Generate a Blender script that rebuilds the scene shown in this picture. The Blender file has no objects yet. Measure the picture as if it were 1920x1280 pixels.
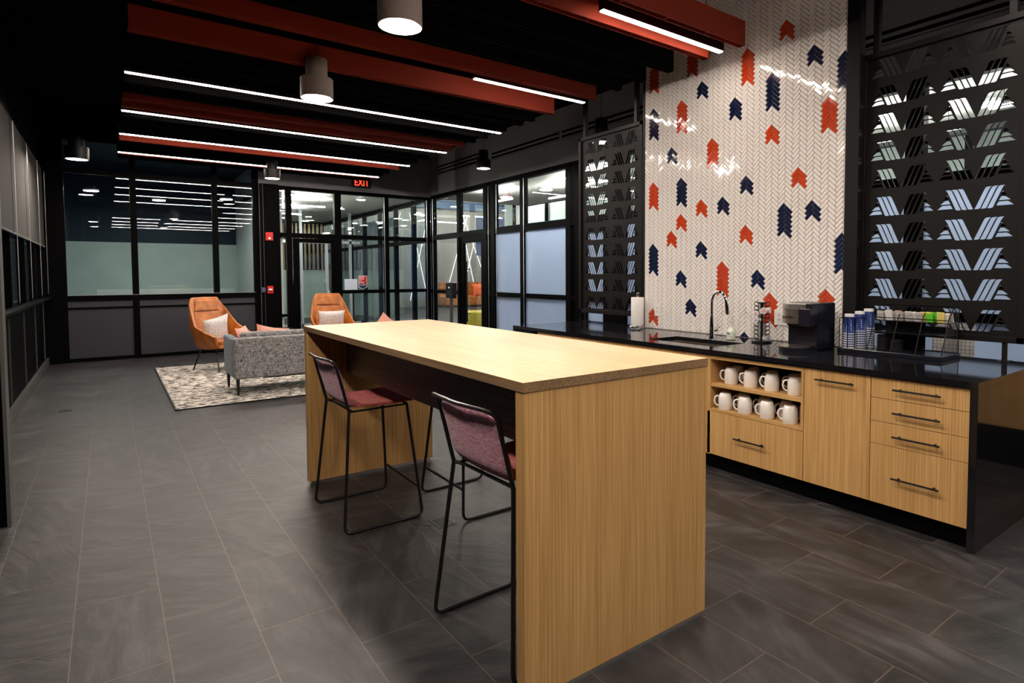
import bpy, bmesh, math, random
from mathutils import Vector, Matrix
random.seed(7)
R = math.radians
COL = bpy.context.scene.collection
SC = bpy.context.scene

# ------------------------------------------------------------------ camera, world, exposure
F, CX, CY, YAW, PIT, ROL = 1120.2, 1059.88, 561.68, .653071, .0436089, -.0028162
cam_d = bpy.data.cameras.new('camera')
cam = bpy.data.objects.new('camera', cam_d); COL.objects.link(cam); SC.camera = cam
cy_, sy_, cp_, sp_ = math.cos(YAW), math.sin(YAW), math.cos(PIT), math.sin(PIT)
fw = Vector((sy_*cp_, cy_*cp_, -sp_)); rt = Vector((cy_, -sy_, 0)); up = rt.cross(fw)
c_, s_ = math.cos(ROL), math.sin(ROL)
rt2, up2 = c_*rt + s_*up, -s_*rt + c_*up
m = Matrix((rt2, up2, -fw)).transposed().to_4x4(); m.translation = Vector((0, 0, 1.41))
cam.matrix_world = m
cam_d.sensor_width = 36; cam_d.lens = F*36/1920
cam_d.shift_x = (960-CX)/1920; cam_d.shift_y = (CY-640)/1920
cam_d.clip_start = .02; cam_d.clip_end = 200
SC.view_settings.view_transform = 'Standard'; SC.view_settings.look = 'None'
SC.view_settings.exposure = 2.4; SC.view_settings.gamma = 1
cy = SC.cycles
cy.max_bounces = 7; cy.diffuse_bounces = 3; cy.glossy_bounces = 4; cy.transmission_bounces = 6
cy.transparent_max_bounces = 24; cy.caustics_reflective = False; cy.caustics_refractive = False
cy.sample_clamp_indirect = 3; cy.use_denoising = True
w = bpy.data.worlds.new('dusk'); SC.world = w; w.use_nodes = True
w.node_tree.nodes['Background'].inputs[0].default_value = (.02, .06, .16, 1)
w.node_tree.nodes['Background'].inputs[1].default_value = .25

# ------------------------------------------------------------------ materials
def mat(name, col, rough=.5, metal=0, spec=.5, em=None, es=0, coat=0, sheen=0):
    m = bpy.data.materials.new(name); m.use_nodes = True
    b = m.node_tree.nodes['Principled BSDF']
    b.inputs['Base Color'].default_value = (*col, 1); b.inputs['Roughness'].default_value = rough
    b.inputs['Metallic'].default_value = metal; b.inputs['Specular IOR Level'].default_value = spec
    if em: b.inputs['Emission Color'].default_value = (*em, 1); b.inputs['Emission Strength'].default_value = es
    if coat: b.inputs['Coat Weight'].default_value = coat; b.inputs['Coat Roughness'].default_value = .05
    if sheen: b.inputs['Sheen Weight'].default_value = sheen
    return m
def nodes(m):
    nt = m.node_tree; return nt, nt.nodes['Principled BSDF'], nt.nodes.new, nt.links.new
def ramp(N, pts):
    r = N('ShaderNodeValToRGB'); e = r.color_ramp.elements
    while len(e) < len(pts): e.new(.5)
    for k, (p, c) in zip(e, pts): k.position = p; k.color = (*c, 1)
    return r
def noisy(name, c1, c2, scale=(1, 1, 1), ns=5, detail=4, rough=.5, bump=0, lo=.35, hi=.65, metal=0, spec=.5, sheen=0, nrough=.55, bdist=.002):
    m = mat(name, c1, rough, metal, spec, sheen=sheen); nt, b, N, L = nodes(m)
    tc = N('ShaderNodeTexCoord'); mp = N('ShaderNodeMapping'); mp.inputs['Scale'].default_value = scale
    L(tc.outputs['Object'], mp.inputs[0]); n = N('ShaderNodeTexNoise'); n.inputs['Scale'].default_value = ns
    n.inputs['Detail'].default_value = detail; n.inputs['Roughness'].default_value = nrough
    L(mp.outputs[0], n.inputs['Vector']); r = ramp(N, [(lo, c1), (hi, c2)]); L(n.outputs['Fac'], r.inputs[0])
    L(r.outputs[0], b.inputs['Base Color'])
    if bump:
        bp = N('ShaderNodeBump'); bp.inputs['Strength'].default_value = bump; bp.inputs['Distance'].default_value = bdist
        L(n.outputs['Fac'], bp.inputs['Height']); L(bp.outputs[0], b.inputs['Normal'])
    return m
def wood(name, axis, a=(.49, .28, .10), b2=(.61, .375, .15), rough=.42):
    m = mat(name, a, rough); nt, b, N, L = nodes(m)
    tc = N('ShaderNodeTexCoord'); mp = N('ShaderNodeMapping'); s = [95, 95, 95]; s[axis] = 1.1
    mp.inputs['Scale'].default_value = s; L(tc.outputs['Object'], mp.inputs[0])
    n = N('ShaderNodeTexNoise'); n.inputs['Scale'].default_value = 1.6; n.inputs['Detail'].default_value = 6; n.inputs['Roughness'].default_value = .62
    L(mp.outputs[0], n.inputs['Vector'])
    mp2 = N('ShaderNodeMapping'); s2 = [9, 9, 9]; s2[axis] = .5; mp2.inputs['Scale'].default_value = s2; L(tc.outputs['Object'], mp2.inputs[0])
    n2 = N('ShaderNodeTexNoise'); n2.inputs['Scale'].default_value = 1; n2.inputs['Detail'].default_value = 3; L(mp2.outputs[0], n2.inputs['Vector'])
    mx = N('ShaderNodeMath'); mx.operation = 'MULTIPLY_ADD'; L(n2.outputs['Fac'], mx.inputs[0]); mx.inputs[1].default_value = .2
    mu = N('ShaderNodeMath'); mu.operation = 'MULTIPLY'; L(n.outputs['Fac'], mu.inputs[0]); mu.inputs[1].default_value = .8; L(mu.outputs[0], mx.inputs[2])
    r = ramp(N, [(.34, tuple(v*.72 for v in a)), (.47, a), (.6, b2)]); L(mx.outputs[0], r.inputs[0]); L(r.outputs[0], b.inputs['Base Color'])
    bp = N('ShaderNodeBump'); bp.inputs['Strength'].default_value = .12; bp.inputs['Distance'].default_value = .001
    L(n.outputs['Fac'], bp.inputs['Height']); L(bp.outputs[0], b.inputs['Normal'])
    return m
def schlick(N, L, f0=.04):
    lw = N('ShaderNodeLayerWeight'); lw.inputs[0].default_value = .5
    p = N('ShaderNodeMath'); p.operation = 'POWER'; p.inputs[1].default_value = 5; L(lw.outputs['Facing'], p.inputs[0])
    a = N('ShaderNodeMath'); a.operation = 'MULTIPLY_ADD'; a.inputs[1].default_value = 1-f0; a.inputs[2].default_value = f0; L(p.outputs[0], a.inputs[0]); return a
def glass(name, tint=(.93, .97, .96), refl=1.0):
    m = bpy.data.materials.new(name); m.use_nodes = True; nt = m.node_tree; nt.nodes.clear(); N, L = nt.nodes.new, nt.links.new
    o = N('ShaderNodeOutputMaterial'); mx = N('ShaderNodeMixShader'); t = N('ShaderNodeBsdfTransparent'); g = N('ShaderNodeBsdfGlossy')
    t.inputs[0].default_value = (*tint, 1); g.inputs['Roughness'].default_value = .0; g.inputs[0].default_value = (refl, refl, refl, 1)
    f = schlick(N, L)
    L(f.outputs[0], mx.inputs[0]); L(t.outputs[0], mx.inputs[1]); L(g.outputs[0], mx.inputs[2]); L(mx.outputs[0], o.inputs[0])
    return m
def film(name, col=(.54, .60, .72), k=.55):
    m = bpy.data.materials.new(name); m.use_nodes = True; nt = m.node_tree; nt.nodes.clear(); N, L = nt.nodes.new, nt.links.new
    o = N('ShaderNodeOutputMaterial'); mx = N('ShaderNodeMixShader'); t = N('ShaderNodeBsdfTransparent'); g = N('ShaderNodeBsdfTranslucent')
    t.inputs[0].default_value = (.56, .62, .72, 1); g.inputs[0].default_value = (*col, 1); mx.inputs[0].default_value = k
    L(t.outputs[0], mx.inputs[1]); L(g.outputs[0], mx.inputs[2])
    m2 = N('ShaderNodeMixShader'); gl = N('ShaderNodeBsdfGlossy'); gl.inputs['Roughness'].default_value = .05
    f = schlick(N, L); L(f.outputs[0], m2.inputs[0]); L(mx.outputs[0], m2.inputs[1]); L(gl.outputs[0], m2.inputs[2])
    L(m2.outputs[0], o.inputs[0]); return m
def emis(name, col, s):
    m = bpy.data.materials.new(name); m.use_nodes = True; nt = m.node_tree; nt.nodes.clear(); N, L = nt.nodes.new, nt.links.new
    o = N('ShaderNodeOutputMaterial'); e = N('ShaderNodeEmission'); e.inputs[0].default_value = (*col, 1); e.inputs[1].default_value = s
    L(e.outputs[0], o.inputs[0]); return m

WARM = (1, .86, .74); COOL = (.86, .95, 1)
M = {}
M['oak_v'] = wood('oak_vertical_grain', 2)
M['oak_y'] = wood('oak_long_grain', 1)
M['oak_x'] = wood('oak_cross_grain', 0)
M['ash_dark'] = wood('charcoal_stained_wood', 1, (.055, .053, .052), (.12, .115, .11), .35)
M['black'] = mat('black_metal', (.002, .002, .0022), .4, spec=.2)
M['blackgloss'] = mat('black_plastic', (.008, .009, .014), .22)
M['frame'] = mat('black_window_frame', (.0015, .0015, .0018), .45, spec=.03)
M['ceil'] = mat('black_ceiling', (.0012, .0012, .0012), .95, spec=.02)
M['felt_red'] = noisy('red_felt', (.29, .024, .005), (.35, .031, .007), ns=300, rough=.75, bump=.15)
M['felt_black'] = noisy('black_felt', (.0015, .0015, .0017), (.003, .003, .0034), ns=300, rough=.8, spec=.1)
M['wall_gray'] = noisy('gray_wall_paint', (.185, .178, .186), (.197, .190, .198), ns=40, rough=.6)
M['wall_dark'] = mat('near_black_wall_paint', (.0015, .0015, .0018), .5, spec=.03)
M['panel_gray'] = noisy('slate_gray_panel', (.017, .017, .025), (.021, .021, .030), ns=60, rough=.45)
M['white'] = mat('white_paint', (.75, .76, .75), .5)
M['quartz'] = noisy('black_quartz', (.006, .006, .008), (.014, .014, .017), ns=220, rough=.07, lo=.5, hi=.75)
M['tile_w'] = mat('white_glazed_tile', (.82, .785, .76), .07, spec=.6)
M['tile_r'] = mat('orange_red_glazed_tile', (.56, .055, .014), .09, spec=.6)
M['tile_n'] = mat('navy_glazed_tile', (.008, .014, .045), .09, spec=.6)
M['grout'] = mat('pale_grout', (.33, .29, .265), .8)
M['chrome'] = mat('chrome', (.75, .76, .78), .06, 1)
M['steel'] = noisy('brushed_steel', (.42, .38, .33), (.62, .58, .52), (1, 1, 30), 8, rough=.28, metal=1)
M['nickel'] = mat('satin_aluminium', (.6, .58, .55), .3, 1)
M['sheet'] = mat('matt_black_sheet_metal', (.0045, .004, .0042), .5, spec=.2)
M['mug'] = mat('white_glazed_ceramic', (.80, .76, .72), .12, spec=.6)
M['paper'] = noisy('white_paper', (.78, .76, .74), (.84, .82, .80), ns=120, rough=.9, bump=.2)
M['led'] = emis('lit_linear_diffuser', WARM, 16)
M['lamp'] = emis('lit_round_diffuser', WARM, 60)
M['lamp_cool'] = emis('lit_ceiling_disc', (1, .97, .88), 22)
M['shade_gray'] = mat('warm_gray_lamp_metal', (.33, .27, .245), .5)
M['glass'] = glass('clear_glass')
M['glass_dark'] = glass('dusk_glass', (.86, .94, .94), 1.0)
M['film'] = film('frosted_film')
M['leather'] = noisy('cognac_leather', (.28, .075, .010), (.47, .155, .024), ns=9, detail=6, rough=.38, bump=.1)
M['blackleg'] = mat('black_powder_coat', (.006, .006, .007), .35)
M['red_plastic'] = mat('red_plastic', (.55, .012, .01), .3)
M['zinc'] = mat('gray_plastic', (.05, .05, .05), .4)

def tweed(name, c1, c2, sc=260, rough=.9):
    m = mat(name, c1, rough, sheen=.2); nt, b, N, L = nodes(m); tc = N('ShaderNodeTexCoord'); outs = []
    for s in ((sc*.10, sc*.10, sc), (sc, sc, sc*.10)):
        mp = N('ShaderNodeMapping'); mp.inputs['Scale'].default_value = s; L(tc.outputs['Object'], mp.inputs[0])
        n = N('ShaderNodeTexNoise'); n.inputs['Scale'].default_value = 1; n.inputs['Detail'].default_value = 2; L(mp.outputs[0], n.inputs['Vector']); outs.append(n)
    a = N('ShaderNodeMath'); a.operation = 'ADD'; L(outs[0].outputs['Fac'], a.inputs[0]); L(outs[1].outputs['Fac'], a.inputs[1])
    r = ramp(N, [(.78/2, c1), (1.22/2, c2)]); h = N('ShaderNodeMath'); h.operation = 'MULTIPLY'; h.inputs[1].default_value = .5
    L(a.outputs[0], h.inputs[0]); L(h.outputs[0], r.inputs[0]); L(r.outputs[0], b.inputs['Base Color'])
    bp = N('ShaderNodeBump'); bp.inputs['Strength'].default_value = .4; bp.inputs['Distance'].default_value = .001
    L(h.outputs[0], bp.inputs['Height']); L(bp.outputs[0], b.inputs['Normal']); return m
M['tweed'] = tweed('gray_blue_tweed', (.008, .012, .022), (.38, .365, .355), 185)
M['tweed_blue'] = tweed('blue_gray_tweed', (.012, .03, .06), (.20, .25, .30), 150)
M['cushion'] = tweed('oatmeal_weave', (.48, .48, .52), (.88, .84, .80), 160)
M['pink'] = tweed('dusty_pink_weave', (.50, .20, .15), (.72, .36, .28), 260)
M['plum'] = tweed('plum_and_gray_twill', (.50, .07, .14), (.80, .52, .64), 300)
M['rust'] = tweed('rust_pink_twill', (.36, .04, .045), (.62, .18, .16), 300)

def floor_mat():
    m = mat('slate_floor_tile', (.1, .1, .1), .42); nt, b, N, L = nodes(m)
    tc = N('ShaderNodeTexCoord'); sp = N('ShaderNodeSeparateXYZ'); L(tc.outputs['Object'], sp.inputs[0]); cb = N('ShaderNodeCombineXYZ')
    ay = N('ShaderNodeMath'); ay.operation = 'ADD'; ay.inputs[1].default_value = .651*20 - 1.267; L(sp.outputs[1], ay.inputs[0])
    ax = N('ShaderNodeMath'); ax.operation = 'ADD'; ax.inputs[1].default_value = .2938*21 - .4375; L(sp.outputs[0], ax.inputs[0])
    L(ay.outputs[0], cb.inputs[0]); L(ax.outputs[0], cb.inputs[1])
    br = N('ShaderNodeTexBrick'); br.offset = .5; br.inputs['Scale'].default_value = 1; br.inputs['Brick Width'].default_value = .651
    br.inputs['Row Height'].default_value = .2938; br.inputs['Mortar Size'].default_value = .0019; br.inputs['Mortar Smooth'].default_value = 0
    br.inputs['Color1'].default_value = (0, 0, 0, 1); br.inputs['Color2'].default_value = (1, 1, 1, 1); br.inputs['Mortar'].default_value = (.5, .5, .5, 1)
    L(cb.outputs[0], br.inputs['Vector'])
    # every tile gets its own cut of stone: direction and offset follow the tile's random value
    rot = N('ShaderNodeVectorRotate'); rot.rotation_type = 'Z_AXIS'; an = N('ShaderNodeMath'); an.operation = 'MULTIPLY'; an.inputs[1].default_value = 2.2
    L(br.outputs['Color'], an.inputs[0]); L(an.outputs[0], rot.inputs['Angle']); L(tc.outputs['Object'], rot.inputs['Vector'])
    mp = N('ShaderNodeMapping'); mp.inputs['Scale'].default_value = (2.2, 9, 1); L(rot.outputs[0], mp.inputs[0])
    off = N('ShaderNodeVectorMath'); off.operation = 'MULTIPLY_ADD'; L(br.outputs['Color'], off.inputs[0]); off.inputs[1].default_value = (37, 51, 13); L(mp.outputs[0], off.inputs[2])
    n = N('ShaderNodeTexNoise'); n.inputs['Scale'].default_value = 1.3; n.inputs['Detail'].default_value = 8; n.inputs['Roughness'].default_value = .6
    n.inputs['Distortion'].default_value = .5; L(off.outputs[0], n.inputs['Vector'])
    n2 = N('ShaderNodeTexNoise'); n2.inputs['Scale'].default_value = 3.5; n2.inputs['Detail'].default_value = 7; n2.inputs['Roughness'].default_value = .65; L(tc.outputs['Object'], n2.inputs['Vector'])
    r = ramp(N, [(.33, (.0095, .0091, .0100)), (.5, (.0190, .0183, .0198)), (.66, (.040, .038, .0405))]); L(n.outputs['Fac'], r.inputs[0])
    r2 = ramp(N, [(.36, (.55, .55, .56)), (.64, (1.35, 1.33, 1.32))]); L(n2.outputs['Fac'], r2.inputs[0])
    mul = N('ShaderNodeMix'); mul.data_type = 'RGBA'; mul.blend_type = 'MULTIPLY'; mul.inputs['Factor'].default_value = 1
    L(r.outputs[0], mul.inputs[6]); L(r2.outputs[0], mul.inputs[7])
    # thin pale scratches
    w_ = N('ShaderNodeTexNoise'); w_.inputs['Scale'].default_value = 7; w_.inputs['Detail'].default_value = 9; w_.inputs['Roughness'].default_value = .75; L(off.outputs[0], w_.inputs['Vector'])
    sr = ramp(N, [(.745, (0, 0, 0)), (.775, (1, 1, 1))]); L(w_.outputs['Fac'], sr.inputs[0])
    ms = N('ShaderNodeMix'); ms.data_type = 'RGBA'; L(sr.outputs[0], ms.inputs['Factor']); L(mul.outputs[2], ms.inputs[6]); ms.inputs[7].default_value = (.24, .22, .2, 1)
    mo = N('ShaderNodeMix'); mo.data_type = 'RGBA'; L(br.outputs['Fac'], mo.inputs['Factor']); L(ms.outputs[2], mo.inputs[6]); mo.inputs[7].default_value = (.10, .072, .056, 1)
    L(mo.outputs[2], b.inputs['Base Color'])
    rr = N('ShaderNodeMapRange'); rr.inputs['To Min'].default_value = .34; rr.inputs['To Max'].default_value = .6; L(n2.outputs['Fac'], rr.inputs[0]); L(rr.outputs[0], b.inputs['Roughness'])
    bp = N('ShaderNodeBump'); bp.inputs['Strength'].default_value = .55; bp.inputs['Distance'].default_value = .006
    ad = N('ShaderNodeMath'); ad.operation = 'ADD'; L(n.outputs['Fac'], ad.inputs[0]); L(n2.outputs['Fac'], ad.inputs[1])
    L(ad.outputs[0], bp.inputs['Height']); L(bp.outputs[0], b.inputs['Normal'])
    return m
M['floor'] = floor_mat()
def rug_mat():
    m = mat('rug_weave', (.5, .5, .5), .95); nt, b, N, L = nodes(m); tc = N('ShaderNodeTexCoord')
    mp = N('ShaderNodeMapping'); mp.inputs['Scale'].default_value = (3.6, 6.5, 1); L(tc.outputs['Object'], mp.inputs[0])
    n = N('ShaderNodeTexNoise'); n.inputs['Scale'].default_value = 2.4; n.inputs['Detail'].default_value = 9; n.inputs['Roughness'].default_value = .85; L(mp.outputs[0], n.inputs['Vector'])
    r = ramp(N, [(.488, (.018, .016, .016)), (.51, (.70, .65, .58))]); L(n.outputs['Fac'], r.inputs[0]); L(r.outputs[0], b.inputs['Base Color']); return m
M['rug'] = rug_mat()

# ------------------------------------------------------------------ geometry helpers
class MB:
    def __init__(s): s.bm = bmesh.new()
    def box(s, x0, x1, y0, y1, z0, z1, mx=None):
        r = bmesh.ops.create_cube(s.bm, size=1)['verts']
        for v in r:
            v.co = Vector(((x0+x1)/2 + v.co.x*(x1-x0), (y0+y1)/2 + v.co.y*(y1-y0), (z0+z1)/2 + v.co.z*(z1-z0)))
            if mx: v.co = mx @ v.co
        return s
    def cyl(s, p, r, h, n=24, r2=None, ax='z', cap=True):
        mx = {'z': Matrix(), 'x': Matrix.Rotation(R(90), 4, 'Y'), 'y': Matrix.Rotation(R(-90), 4, 'X')}[ax]
        q = bmesh.ops.create_cone(s.bm, cap_ends=cap, segments=n, radius1=r, radius2=r if r2 is None else r2, depth=h,
                                  matrix=Matrix.Translation(p) @ mx @ Matrix.Translation((0, 0, h/2)))['verts']
        return s
    def lathe(s, prof, p=(0, 0, 0), n=28, mx=None):
        rings = []
        for r, z in prof:
            ring = []
            for i in range(n):
                a = 2*math.pi*i/n; v = Vector((p[0]+r*math.cos(a), p[1]+r*math.sin(a), p[2]+z))
                ring.append(s.bm.verts.new(mx @ v if mx else v))
            rings.append(ring)
        for a, b in zip(rings, rings[1:]):
            for i in range(n):
                s.bm.faces.new((a[i], a[(i+1) % n], b[(i+1) % n], b[i]))
        for ring, fl in ((rings[0], True), (rings[-1], False)):
            if True:
                try: s.bm.faces.new(ring[::-1] if fl else ring)
                except ValueError: pass
        return s
    def tube(s, pts, r, n=8, closed=False):
        pts = [Vector(p) for p in pts]; k = len(pts); rings = []
        prev = None
        for i, p in enumerate(pts):
            if closed: t = (pts[(i+1) % k] - pts[i-1])
            else: t = pts[min(i+1, k-1)] - pts[max(i-1, 0)]
            t.normalize()
            if prev is None:
                u = t.orthogonal().normalized()
            else:
                u = (prev - t*prev.dot(t))
                u = u.normalized() if u.length > 1e-6 else t.orthogonal().normalized()
            prev = u; v = t.cross(u)
            rings.append([s.bm.verts.new(p + r*(math.cos(2*math.pi*j/n)*u + math.sin(2*math.pi*j/n)*v)) for j in range(n)])
        rr = list(zip(rings, rings[1:])) + ([(rings[-1], rings[0])] if closed else [])
        for a, b in rr:
            for j in range(n): s.bm.faces.new((a[j], a[(j+1) % n], b[(j+1) % n], b[j]))
        if not closed: s.bm.faces.new(rings[0][::-1]); s.bm.faces.new(rings[-1])
        return s
    def poly(s, pts, d=None):
        vs = [s.bm.verts.new(p) for p in pts]; f = s.bm.faces.new(vs)
        if d is not None:
            r = bmesh.ops.extrude_face_region(s.bm, geom=[f])
            bmesh.ops.translate(s.bm, verts=[g for g in r['geom'] if isinstance(g, bmesh.types.BMVert)], vec=d)
        return s
    def build(s, name, m, parent=None, smooth=False, bevel=0, seg=2, sub=0, loc=None):
        bmesh.ops.recalc_face_normals(s.bm, faces=s.bm.faces[:])
        me = bpy.data.meshes.new(name); s.bm.to_mesh(me); s.bm.free()
        o = bpy.data.objects.new(name, me); COL.objects.link(o)
        for x in (m if isinstance(m, (list, tuple)) else [m]): me.materials.append(M[x] if isinstance(x, str) else x)
        if smooth:
            for p in me.polygons: p.use_smooth = True
            me.set_sharp_from_angle(angle=R(38))
        if bevel:
            b = o.modifiers.new('bevel', 'BEVEL'); b.width = bevel; b.segments = seg; b.limit_method = 'ANGLE'; b.angle_limit = R(40)
        if sub:
            b = o.modifiers.new('sub', 'SUBSURF'); b.levels = sub; b.render_levels = sub
        if parent: o.parent = parent
        if loc: o.location = loc
        return o
def arc(pts, r, n=5):
    """round the inner corners of a polyline"""
    P = [Vector(p) for p in pts]; out = [P[0]]
    for a, b, c in zip(P, P[1:], P[2:]):
        u, v = (a-b), (c-b); d = min(r, u.length*.49, v.length*.49); u.normalize(); v.normalize()
        p, q = b+u*d, b+v*d
        for i in range(n+1):
            t = i/n; out.append((1-t)**2*p + 2*t*(1-t)*b + t*t*q)
    return out + [P[-1]]
def thing(name, label, cat, loc=(0, 0, 0), rz=0, group=None):
    o = bpy.data.objects.new(name, None); COL.objects.link(o); o.location = loc; o.rotation_euler = (0, 0, rz); o.empty_display_size = .1
    return tag(o, label, cat, group)
def tag(o, label, cat, group=None, kind=None):
    o['label'] = label; o['category'] = cat
    if group: o['group'] = group
    if kind: o['kind'] = kind
    return o
def struct(o): o['kind'] = 'structure'; return o
def dup(root, loc, rz=None, label=None, parent=None):
    r = root.copy(); COL.objects.link(r); r.location = loc
    if rz is not None: r.rotation_euler = (0, 0, rz)
    if label: r['label'] = label
    if parent: r.parent = parent
    for ch in list(root.children):
        c = ch.copy(); COL.objects.link(c); c.parent = r
        for g in ch.children:
            d = g.copy(); COL.objects.link(d); d.parent = c
    return r
def text(body, size, mx, m, name, parent=None, ext=.0008, bold=False, sx=1.0):
    cu = bpy.data.curves.new(name, 'FONT'); cu.body = body; cu.size = size; cu.extrude = ext; cu.align_x = 'CENTER'; cu.align_y = 'CENTER'
    if bold: cu.offset = size*.02
    t = bpy.data.objects.new(name, cu); COL.objects.link(t)
    dg = bpy.context.evaluated_depsgraph_get(); me = bpy.data.meshes.new_from_object(t.evaluated_get(dg)); bpy.data.objects.remove(t); bpy.data.curves.remove(cu)
    o = bpy.data.objects.new(name, me); COL.objects.link(o); me.materials.clear(); me.materials.append(M[m]); me.transform(mx @ Matrix.Diagonal((sx, 1, 1, 1)))
    if parent: o.parent = parent
    return o
FACE_MX = lambda p: Matrix.Translation(p) @ Matrix(((0, 0, -1, 0), (-1, 0, 0, 0), (0, 1, 0, 0), (0, 0, 0, 1)))   # text on a plane facing -x
FACE_MY = lambda p: Matrix.Translation(p) @ Matrix(((1, 0, 0, 0), (0, 0, -1, 0), (0, 1, 0, 0), (0, 0, 0, 1)))    # text on a plane facing -y

# ------------------------------------------------------------------ room shell
XE, YN, XW, ZC = 5.715, 12.4, -.80, 4.0
struct(MB().box(-6, 26, -6, 30, -.1, 0).build('floor', 'floor'))
struct(MB().box(XW-.2, XE+.1, -5.2, YN+.1, ZC, ZC+.1).build('ceiling', 'ceil'))
struct(MB().box(XW-.2, XE+.1, -5.3, -5.2, 0, ZC).build('wall_south', 'wall_dark'))
# north wall above the glazing: black on the left, gray right of the column
struct(MB().box(XW, 2.28, YN, YN+.1, 3.62, ZC).build('wall_north', 'wall_dark'))
struct(MB().box(2.28, XE, YN, YN+.1, 3.10, ZC).build('wall_north_upper', 'wall_gray'))
struct(MB().box(XE, XE+.1, -5.2, YN+.1, 3.13, ZC).build('wall_east_upper', 'wall_gray'))
struct(MB().box(XE, XE+.1, -5.2, -2.6, 0, 3.13).build('wall_east', 'wall_gray'))
# west wall: dark wall with recessed window bays
ww = struct(MB().box(XW-.2, XW, -5.2, 4.5, 0, ZC).box(XW-.2, XW, 4.5, YN+.1, 3.0, ZC).box(XW-.2, XW, 4.5, YN+.1, 0, 1.04).build('wall_west', 'wall_dark'))
struct(MB().box(XW-.02, -.47, 4.52, 4.60, 0, ZC).build('trim_1', 'wall_dark'))
struct(MB().box(-.485, -.468, 4.50, 4.62, 0, ZC).build('trim_2', 'zinc'))
struct(MB().box(XW, XW+.10, 4.6, YN, 1.04, 1.075).build('trim_3', 'wall_dark', bevel=.004))
struct(MB().box(XW, XW+.035, 4.6, YN, .005, .11).build('baseboard_west', 'zinc', bevel=.003))
b = MB()
for y in (5.4, 6.7, 8.05, 9.4, 10.75, 12.05): b.box(XW, XW+.012, y-.006, y+.006, .12, 1.03)
struct(b.build('trim_4', 'zinc'))
# west windows: one window per bay with mullion frame, pane
bays = [4.65, 5.75, 7.17, 8.52, 9.87, 11.22, 12.35]
for i, (a, c) in enumerate(zip(bays, bays[1:])):
    fr = MB()
    fr.box(XW-.08, XW, a, a+.035, 1.04, 3.0).box(XW-.08, XW, c-.035, c, 1.04, 3.0).box(XW-.08, XW, a, c, 2.96, 3.0)
    f = struct(fr.build('window_%d' % (i+4), 'frame'))
    MB().box(XW-.05, XW-.04, a+.035, c-.035, 1.075, 2.96).build('pane', 'glass_dark', f)
# roller shades with bead chains
LBL = ['first roller shade at the left edge, nearest the camera', 'roller shade second from the near end of the window wall',
       'third roller shade along the left window wall', 'fourth roller shade along the left window wall', 'fifth roller shade, lit brightest by the corner pendant',
       'farthest roller shade beside the corner column']
M['shade'] = noisy('gray_shade_cloth', (.022, .0205, .020), (.028, .026, .025), (1, 1, 1), 200, rough=.85)
M['steelthin'] = mat('beaded_steel_chain', (.55, .5, .45), .3, .8)
for i, (a, c) in enumerate(zip(bays, bays[1:])):
    t = thing('roller_shade', 'gray ' + LBL[i], 'window shade', (XW+.03, (a+c)/2, 1.86), group='roller shades on the left wall')
    hw = (c-a)/2 - .02
    MB().box(-.002, .002, -hw, hw, 0, 1.2).build('shade_cloth', 'shade', t)
    MB().box(-.008, .008, -hw, hw, -.02, .0).build('bottom_bar', 'nickel', t, bevel=.003)
    pts = [(.03, hw-.045, 1.15), (.03, hw-.045, -.72), (.03, hw-.03, -.745), (.03, hw-.015, -.72), (.03, hw-.015, 1.15)]
    MB().tube(pts, .0026, 5).build('bead_chain', 'steelthin', t)

# ------------------------------------------------------------------ north glazing, left windows (window_1)
def grid_window(name, xs, zs, y, thick=.10, axis='y', m='frame', bw=.035, tall=None):
    """mullions centred on xs, rails centred on zs; returns the frame object"""
    b = MB()
    for x, wd, z0, z1 in xs:
        if axis == 'y': b.box(x-wd/2, x+wd/2, y-thick*.5, y+thick*.5, z0, z1)
        else: b.box(y-thick*.5, y+thick*.5, x-wd/2, x+wd/2, z0, z1)
    for (a, c, z, h) in zs:
        if axis == 'y': b.box(a, c, y-thick*.45, y+thick*.45, z-h/2, z+h/2)
        else: b.box(y-thick*.45, y+thick*.45, a, c, z-h/2, z+h/2)
    return struct(b.build(name, m))
YG = YN + .05
w1 = grid_window('window_1', [(-.58, .12, 0, 3.62), (.372, .09, 0, 3.62), (1.565, .09, 0, 3.62), (2.225, .09, 0, 3.62)],
                 [(-.6, 2.25, 3.075, .07), (-.6, 2.25, 1.03, .09), (-.6, 2.25, .87, .03), (-.6, 2.25, .03, .06), (-.6, 2.25, 3.59, .05)], YG)
for a, c in ((-.52, .327), (.417, 1.52), (1.61, 2.18)):
    MB().box(a, c, YG-.004, YG+.004, 1.075, 3.04).build('pane', 'glass_dark', w1)
    MB().box(a, c, YG-.004, YG+.004, 3.11, 3.565).build('pane', 'glass_dark', w1)
    MB().box(a, c, YG-.02, YG+.03, .06, .985).build('spandrel_panel', 'panel_gray', w1)
struct(MB().box(-.52, 2.2, YG-.055, YG-.049, 1.076, 1.082).build('trim_5', 'nickel'))
struct(MB().box(XW, -.60, YN-.05, YN+.1, 0, 3.62).build('wall_north_corner', 'wall_dark'))
struct(MB().box(2.27, 2.60, YN-.12, YN+.1, 0, 3.10).build('wall_column', 'frame', bevel=.004))
struct(MB().box(2.262, 2.27, YN-.125, YN-.06, 0, 3.1).box(2.325, 2.331, YN-.124, YN-.119, 0, 3.1).build('trim_6', 'zinc'))

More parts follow.
